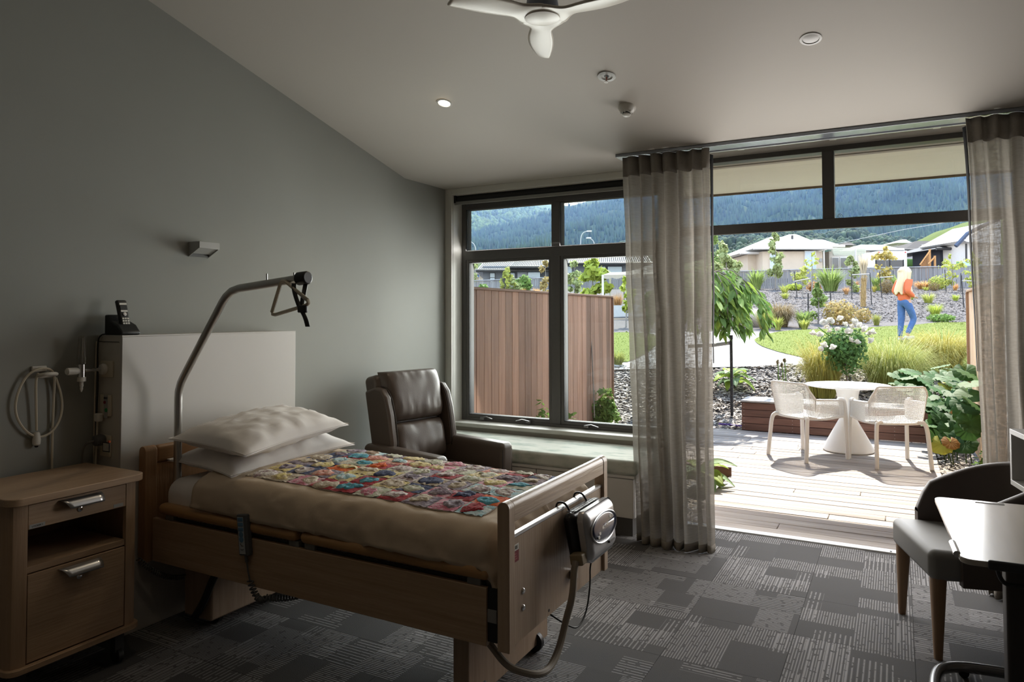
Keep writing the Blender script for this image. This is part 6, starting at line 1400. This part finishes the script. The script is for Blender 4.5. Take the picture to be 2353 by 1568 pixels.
# cream house
HD = 60; h1 = thing('house', 'cream brick house with a white tiled hip roof beyond the grey fence', 'house', W(HD, 24, 4))
rect('wall', CRM, h1, 1752, 1891, 578, 640, HD, 9); rect('wall', CRM, h1, 1718, 1753, 585, 640, HD+1.6, 7); rect('wall', mat('cream weatherboard', (.55, .52, .46), .7), h1, 1905, 2000, 578, 640, HD+3.5, 4); rect('wall', CRM, h1, 1703, 1717, 597, 640, HD+7, 3)
hip('roof', WROOF, h1, 1731, 1911, 571, HD-.6, 11, 1814, 1830, 539); hip('roof', WROOF, h1, 1700, 1800, 582, HD+1.0, 9, 1770, 1815, 545); hip('roof', WROOF, h1, 1862, 1940, 566, HD+2, 9, 1868, 1891, 551); hip('roof', WROOF, h1, 1688, 1730, 594, HD+6.5, 6, 1712, 1725, 586)
window(h1, FASC, 1768, 1793, 583, 640, HD, SKYG, (610,)); window(h1, FASC, 1848, 1875, 577, 640, HD, SKYG); window(h1, FASC, 1910, 1927, 592, 622, HD+3.5, DKGL); window(h1, FASC, 1929, 1948, 592, 622, HD+3.5, DKGL)
q = MB(); q.tube([dep(1893, 574, HD-.3), dep(1894, 625, HD-.3)], .06, 6); q.build('downpipe', FASC, h1); q = MB(); q.tube([dep(1820.5, 562, HD+3), dep(1820.5, 541, HD+3)], .10, 8); q.build('flue', DARK, h1)
for k in range(8): rect('patio_slat', mat('patio slat', (.55, .57, .46), .6), h1, 1912+k*.5, 1990, 570+k*2.2, 571.6+k*2.2, HD+.4*k-.5, .12)
rect('patio_post', FASC, h1, 1966, 1969, 572, 640, HD-.4, .15); rect('meter_box', mat('meter grey', (.35, .35, .34), .5), h1, 1882, 1888, 594, 602, HD, .1, proud=.1)
# pale house with a white roof and the trailer
h2 = thing('house', 'pale grey house with a low white roof and a blue window, behind the trailer', 'house', W(64, 31, 4)); PG = mat('pale render', (.50, .49, .47), .8)
rect('wall', PG, h2, 1975, 2078, 577, 640, 64, 7); hip('roof', WROOF, h2, 1970, 2076, 574, 63.4, 8, 1976, 2030, 563); window(h2, FASC, 1994, 2008, 580, 615, 64, mat('blue glass', (.22, .38, .70), .12, spec=.9), (600,))
tr_ = thing('box_trailer', 'white box trailer with red corner lamps parked by the grey fence', 'trailer', W(54, 28, 4)); TW = mat('trailer white', (.74, .74, .73), .4)
rect('box_body', TW, tr_, 2018, 2084, 577, 640, 54, 2.4)
rect('edge_frame', FASC, tr_, 2078, 2084, 576, 640, 54, .1, proud=.06)
for x in (2020, 2080.5): MB().lathe([(.055, 0), (.04, .02)], dep(x, 580, 53.9), 10, ax=-F0).build('red_lamp', mat('lamp red', (.55, .02, .03), .4), tr_)
text('trailer_lettering', 'LITE', .16, mat('faint grey print', (.55, .54, .52), .5), face_m(dep(2054, 584, 53.98), R0, (0, 0, 1)), tr_)
gp_ = thing('paling_screen', 'short grey paling screen in front of the trailer', 'fence', W(50, 27, 4)); rect('panel', mat('screen grey', (.33, .33, .33), .8), gp_, 2012, 2078, 598, 640, 50, .08)
for x in (2014, 2045, 2076): rect('post', DARK, gp_, x-.7, x+.7, 597, 640, 50, .1, proud=.06)
# grey-roofed house further up
h3 = thing('house', 'beige house with a dark grey hip roof further up the slope', 'house', W(95, 55, 8)); GRF = mat('grey roof', (.036, .036, .041), .8, spec=.08); BEI = mat('beige wall', (.42, .36, .30), .85)
rect('wall', BEI, h3, 2086, 2200, 574, 610, 95, 9); hip('roof', GRF, h3, 2078, 2195, 574, 94, 11, 2105, 2165, 554); hip('roof', GRF, h3, 2150, 2210, 561, 97, 9, 2160, 2180, 551)
window(h3, FASC, 2093, 2102, 574, 580, 95, SKYG); window(h3, FASC, 2126, 2141, 571, 580, 95, SKYG)
rect('retaining_wall', mat('stone grey', (.30, .30, .31), .9), h3, 2085, 2150, 586, 612, 90, .4); rect('barrier_strip', mat('warning red', (.50, .14, .14), .6), h3, 2094, 2145, 582, 585.5, 89.8, .05)
hg1 = tag(MB().rbox(-3.2, 3.2, -.5, .5, -.6, .8, .4, 3, M=Matrix.Translation(dep(2112, 606, 75)) if False else face_m(dep(2112, 606, 75), R0, (0, 0, 1))).build('clipped_hedge', DKG, ang=0), 'low clipped green hedge below the beige house', 'hedge')
# dark house with white gable
h4 = thing('house', 'dark-clad house with a corrugated grey roof and a white gable end at the right', 'house', W(56, 36, 5)); NAV = mat('navy cladding', (.018, .02, .032), .6); WR = mat('white render', (.72, .71, .69), .8)
rect('wall', NAV, h4, 2160, 2205, 574, 640, 58, 4); rect('wall', NAV, h4, 2203, 2222, 560, 640, 57, 4); rect('wall', WR, h4, 2220, 2300, 545, 640, 55, 6)
hip('roof', mat('corrugated grey', (.10, .105, .115), .8, spec=.1), h4, 2150, 2214, 572, 57, 8, 2205, 2225, 546, ribs=16)
q = MB(); P = [dep(2196, 566, 54.4), dep(2222, 538, 54.4), dep(2250, 524, 54.4), dep(2300, 500, 54.4)]; q.tube(P, .16, 5); q.build('barge_board', mat('barge navy', (.05, .07, .12), .5), h4)
o_ = MB(); o_.prism([dep(2214, 552, 54.3), dep(2300, 505, 54.3), dep(2300, 560, 54.3), dep(2222, 556, 54.3)], F0*6); o_.build('gable', WR, h4)
window(h4, NAV, 2178, 2194, 580, 600, 58, DKGL); window(h4, NAV, 2236, 2244, 549, 605, 55, mat('navy glass', (.03, .05, .12), .15)); q = MB(); q.tube([dep(2220, 560, 54.8), dep(2221, 625, 54.8)], .07, 6); q.build('downpipe', DARK, h4)
rect('glass_balustrade', mat('green glass', (.35, .55, .50), .2), h4, 2205, 2256, 602, 625, 52, .03); rect('green_tub', mat('green tub', (.02, .22, .14), .5), h4, 2203, 2212, 602, 618, 53, .3)
st = thing('timber_balustrade', 'orange timber stair balustrade between the trailer and the dark house', 'railing', W(56, 33, 5)); OT = mat('orange timber', (.48, .25, .09), .7)
for k in range(9):
    x = 2116+k*2.9; rect('baluster', OT, st, x-.9, x+.9, 611-k*3.9, 640, 56-k*.1, .06)
rect('newel_post', OT, st, 2134.5, 2138.5, 573, 640, 56, .15, proud=.1); rect('newel_post', OT, st, 2146, 2150, 588, 640, 55, .15, proud=.1)
q = MB(); q.tube([dep(2114, 609, 55.6), dep(2137, 577, 55.6)], .07, 4); q.build('handrail', OT, st); q = MB(); q.tube([dep(2133, 607, 55), dep(2148, 591, 55)], .07, 4); q.build('handrail', OT, st)
# dark grey house seen through the window
h5 = thing('house', 'blue-grey weatherboard house with a corrugated roof seen through the window', 'house', W(58, 5, 4)); BG = mat('blue grey board', (.17, .19, .225), .7, var=.05); LGB = mat('light blue grey', (.38, .41, .46), .7)
rect('wall', BG, h5, 1110, 1270, 612, 670, 58, 8); rect('wall', LGB, h5, 1189, 1212, 612, 670, 57.5, 1); rect('wall', BG, h5, 1285, 1480, 605, 670, 57, 8); 
CRR = mat('corrugated roof', (.50, .51, .53), .4, .2)
hip('roof', CRR, h5, 1094, 1262, 622, 57, 12, 1122, 1290, 590, ribs=40); hip('roof', CRR, h5, 1168, 1262, 614, 56, 6, 1184, 1260, 598, ribs=22); hip('roof', CRR, h5, 1255, 1500, 606, 56, 12, 1275, 1480, 576, ribs=50)
for xa, xb, ya, yb in ((1125, 1138, 627, 650), (1172, 1184, 626, 650), (1212, 1242, 617, 660), (1298, 1315, 612, 645), (1372, 1392, 612, 645), (1395, 1430, 612, 645)): window(h5, DARK, xa, xb, ya, yb, 57.4 if xa > 1200 and xa < 1250 else (58 if xa < 1250 else 57), SKYG, ((ya+yb)/2,))
h6 = thing('house', 'small cream gabled house at the left edge of the window view', 'house', W(75, -3, 5)); rect('wall', CRM, h6, 1060, 1112, 628, 670, 76, 6); hip('roof', GRF, h6, 1050, 1105, 632, 75, 7, 1075, 1082, 610)
sg = thing('street_sign', 'small blue street sign on a white post seen through the window', 'sign', W(60, -2.6, 4)); rect('sign_plate', mat('sign blue', (.10, .18, .50), .5), sg, 1091, 1101, 633, 637, 60, .05); rect('sign_post', FASC, sg, 1101, 1102.5, 630, 670, 60, .06)
# gazebo canopy
gz = thing('shade_canopy', 'beige canvas shade canopy with a scalloped edge, partly behind the curtain', 'canopy', W(24, 4.6, 3)); CV = mat('beige canvas', (.56, .51, .43), .8, trans=.3)
ap = dep(1500, 606, 24); cor = [dep(1385, 632, 24.0), dep(1590, 628, 22.5), dep(1610, 624, 26.5), dep(1402, 626, 26.5)]
for k in range(4):
    a, b = cor[k], cor[(k+1) % 4]; m_ = MB(); m_.grid(lambda u, v: (a.lerp(b, u)).lerp(ap, v)+Vector((0, 0, -.10*sin(pi*v))), 10, 8); m_.build('canopy_panel', CV, gz, ang=0)
    m_ = MB(); m_.grid(lambda u, v: a.lerp(b, u)-Vector((0, 0, (.10+.04*abs(sin(u*pi*9)))*v)), 54, 1); m_.build('valance', CV, gz, ang=0)
for cpt in cor: MB().tube([cpt, Vector((cpt.x, cpt.y, 1.2))], .04, 6).build('post', FASC, gz)
# low wall and sleepers by the lawn seen through the window
rwl = thing('garden_wall', 'pale rendered garden wall behind the lawn, beside the cedar fence end', 'wall', W(24, 4, 1)); rect('render', mat('pale wall', (.52, .54, .56), .8), rwl, 1395, 1600, 702, 745, 24, .2)
slp = thing('sleeper_steps', 'stacked pale timber sleepers below the garden wall', 'steps', W(22, 3.5, 1)); SLT = mat('sleeper timber', (.50, .40, .30), .8, rnd=.1)
for k in range(3): rect('sleeper', SLT, slp, 1395, 1600, 732+k*7, 738.6+k*7, 22.5-k*.25, .3)
# street lamps and wires
for nm, P in (('curved street lamp at the left of the window view', [(1094, 640), (1094, 580), (1092, 566), (1087, 558), (1077, 555.5)]), ('tall curved street lamp seen in the upper right pane', [(1334, 640), (1334, 552), (1336, 540), (1342, 533), (1353, 531.5)]), ('second, lower street lamp in the upper right pane', [(1366, 640), (1366, 562), (1364, 555), (1360, 550), (1352, 547)])):
    t = thing('street_lamp', nm, 'lamp', dep(P[0][0], 640, 110)); MB().tube(smooth_path([dep(x, y, 110) for x, y in P], 1), .07, 6).build('pole', mat('lamp pole grey', (.5, .5, .5), .5), t); a = dep(*P[-1], 110); MB().rbox(-.45, .35, -.15, .15, -.08, .1, .07, 2, M=face_m(a, -R0, F0)).build('lamp_head', FASC, t)
tag(MB().tube([dep(1900, 565, 100), dep(1995, 545, 102), dep(2075, 528, 105), dep(2240, 500, 110), dep(2420, 470, 115)], .03, 5).build('power_line', mat('wire grey', (.35, .35, .36), .6)), 'thin overhead power line crossing the hillside', 'wire')
for px, l in ((1950, 'small far house with a dark roof under the hill, the left one'), (2078, 'small far house with a pale gable under the hill, the right one')):
    y = 566 if px == 1950 else 560; t = thing('house', l, 'house', W(180, px*.05, 12)); rect('wall', PG, t, px-16, px+14, y-3, y+14, 180, 6); hip('roof', GRF if px == 1950 else WROOF, t, px-19, px+17, y-2, 178, 9, px-6, px+4, y-9)
# hills
def ridge(pts, x):
    if x <= pts[0][0]: return pts[0][1]
    for (a, ya), (b, yb) in zip(pts, pts[1:]):
        if x <= b: t = (x-a)/(b-a); t = t*t*(3-2*t)*.5+t*.5; return ya+(yb-ya)*t
    return pts[-1][1]
def hillside(name, pts, x0, x1, D0, D1, zf, mt, amp, fs, nu=150, nv=60, seed=0):
    def P(u, v):
        x = x0+(x1-x0)*u; vv = min(v, 1.0); D = D0+(D1-D0)*v; zr = dep(x, ridge(pts, x), D1).z; s = vv**1.25
        z = zf+(zr-zf)*s - (max(0, v-1)*3*(zr-zf)*.5)
        L = D*(x-CX)/FPX; nn = amp*(nz(L, D, seed, fs)+.5*nz(L, D, seed+4, fs*2.3)+.25*nz(L, D, seed+8, fs*6))*min(1, v*5)
        return W(D, L, z+nn*(1-.75*(v > .93)))
    o = MB().grid(lambda a, b: P(a, b*1.12), nu, nv).build(name, mt, ang=0); o['kind'] = 'structure'; return P
H_A = mat('bush hillside', (.115, .155, .06), .9, col2=(.05, .085, .035), scale=.012, detail=12, bump=1, bscale=.06, spec=.05)
H_B = mat('pine hillside', (.028, .052, .028), .9, col2=(.05, .075, .03), scale=.01, detail=12, bump=1, bscale=.08, spec=.05); H_D = mat('low bush hillside', (.05, .07, .035), .9, col2=(.10, .14, .05), scale=.02, detail=10, thr=(.45, .7), bump=1, bscale=.15, spec=.05); H_E = mat('pasture', (.085, .115, .034), .9, col2=(.065, .095, .026), scale=.06, detail=10, bump=.5, bscale=.6, spec=.05)
far = [(600, 380), (800, 400), (1065, 432), (1200, 456), (1255, 465), (1290, 478), (1360, 495), (1500, 540)]
PA = hillside('hill_far', far, 400, 1560, 700, 1900, 20, H_A, 26, .006, seed=1)
mid = [(400, 600), (900, 590), (1050, 535), (1073, 527), (1130, 520), (1200, 505), (1265, 487), (1300, 474), (1380, 455), (1440, 445), (1560, 428), (1690, 420), (1737, 428), (1800, 392), (1900, 350), (2228, 300), (2600, 260), (3200, 240)]
PB = hillside('hill_pines', mid, 700, 3100, 420, 1350, 18, H_B, 20, .009, 260, 80, seed=3)
low = [(600, 600), (1500, 565), (1640, 545), (1720, 537), (1800, 527), (1880, 536), (1960, 528), (2050, 552), (2120, 560), (2400, 540)]
PC = hillside('hill_bush', low, 1000, 2700, 230, 520, 12, H_D, 7, .03, 200, 60, seed=6)
pas = [(1900, 640), (2010, 600), (2044, 577), (2100, 555), (2160, 530), (2228, 509), (2353, 470), (2600, 420)]
hillside('hill_pasture', pas, 1960, 2700, 125, 215, 9, H_E, 1.2, .08, 120, 40, seed=8)
pas2 = [(1500, 640), (1655, 598), (1700, 576), (1765, 552), (1800, 547), (1850, 560), (1900, 590)]
hillside('hill_slope', pas2, 1500, 1900, 125, 180, 7, H_E, .8, .08, 80, 30, seed=9)
# trees on the hills, nobody could count them
def forest(name, P, n, h, mt, u0, u1, v0, v1, seed, par_kind='stuff', round_=False):
    rg = random.Random(seed); mb = MB()
    for _ in range(n):
        p = P(rg.uniform(u0, u1), rg.uniform(v0, v1)); hh = h*rg.uniform(.6, 1.25); r = hh*(.45 if round_ else .21); a = rg.uniform(0, 6)
        if round_:
            v = [p+Vector((r*cos(a+k*2*pi/5)*q, r*sin(a+k*2*pi/5)*q, z)) for z, q in ((0, .7), (hh*.5, 1), (hh*.85, .6)) for k in range(5)]+[p+Vector((0, 0, hh))]
            mb.add(v, [(i*5+k, i*5+(k+1) % 5, i*5+5+(k+1) % 5, i*5+5+k) for i in (0, 1) for k in range(5)]+[(10+k, 10+(k+1) % 5, 15) for k in range(5)])
        else:
            v = [p+Vector((r*cos(a+k*2*pi/5), r*sin(a+k*2*pi/5), 0)) for k in range(5)]+[p+Vector((0, 0, hh))]; mb.add(v, [(k, (k+1) % 5, 5) for k in range(5)])
    o = mb.build(name, mt, ang=0); tag(o, None, None, None, 'stuff'); o['label'] = {'pine_forest': 'dark pine forest covering the big hillside', 'bush_trees': 'rounded bush trees on the low hill behind the houses', 'far_bush': 'sunlit bush on the far hill at left'}[name]; o['category'] = 'trees'
forest('pine_forest', PB, 34000, 9, mat('pine crowns', (.026, .05, .028), .9, isl=.35, spec=.05), 0.1, .78, .10, .90, 1)
forest('bush_trees', PC, 7000, 5, mat('bush crowns', (.045, .066, .040), .9, isl=.5, spec=.05), .25, .85, .25, .88, 2, round_=True)
forest('far_bush', PA, 9000, 9, mat('far bush crowns', (.10, .14, .055), .9, isl=.4, spec=.05), .45, .95, .35, .88, 3, round_=True)
# hazy air between the garden and the hills
hz = MB().box(-1700, 2300, 226, 2300, -20, 620, M=Matrix(((R0.x, F0.x, 0, 0), (R0.y, F0.y, 0, 0), (0, 0, 1, 0), (0, 0, 0, 1))))
HM_ = bpy.data.materials.new('haze'); HM_.use_nodes = True; n_ = HM_.node_tree; n_.nodes.clear(); oo = n_.nodes.new('ShaderNodeOutputMaterial'); vv_ = n_.nodes.new('ShaderNodeVolumeScatter'); vv_.inputs['Color'].default_value = (.27, .44, 1, 1); vv_.inputs['Density'].default_value = 0.00021; vv_.inputs['Anisotropy'].default_value = .35; n_.links.new(vv_.outputs[0], oo.inputs['Volume'])
o = hz.build('haze', HM_, ang=0); o['kind'] = 'stuff'; o['label'] = 'blue haze in the air in front of the hills'; o['category'] = 'haze'
try: HM_.cycles.homogeneous_volume = True
except Exception: pass
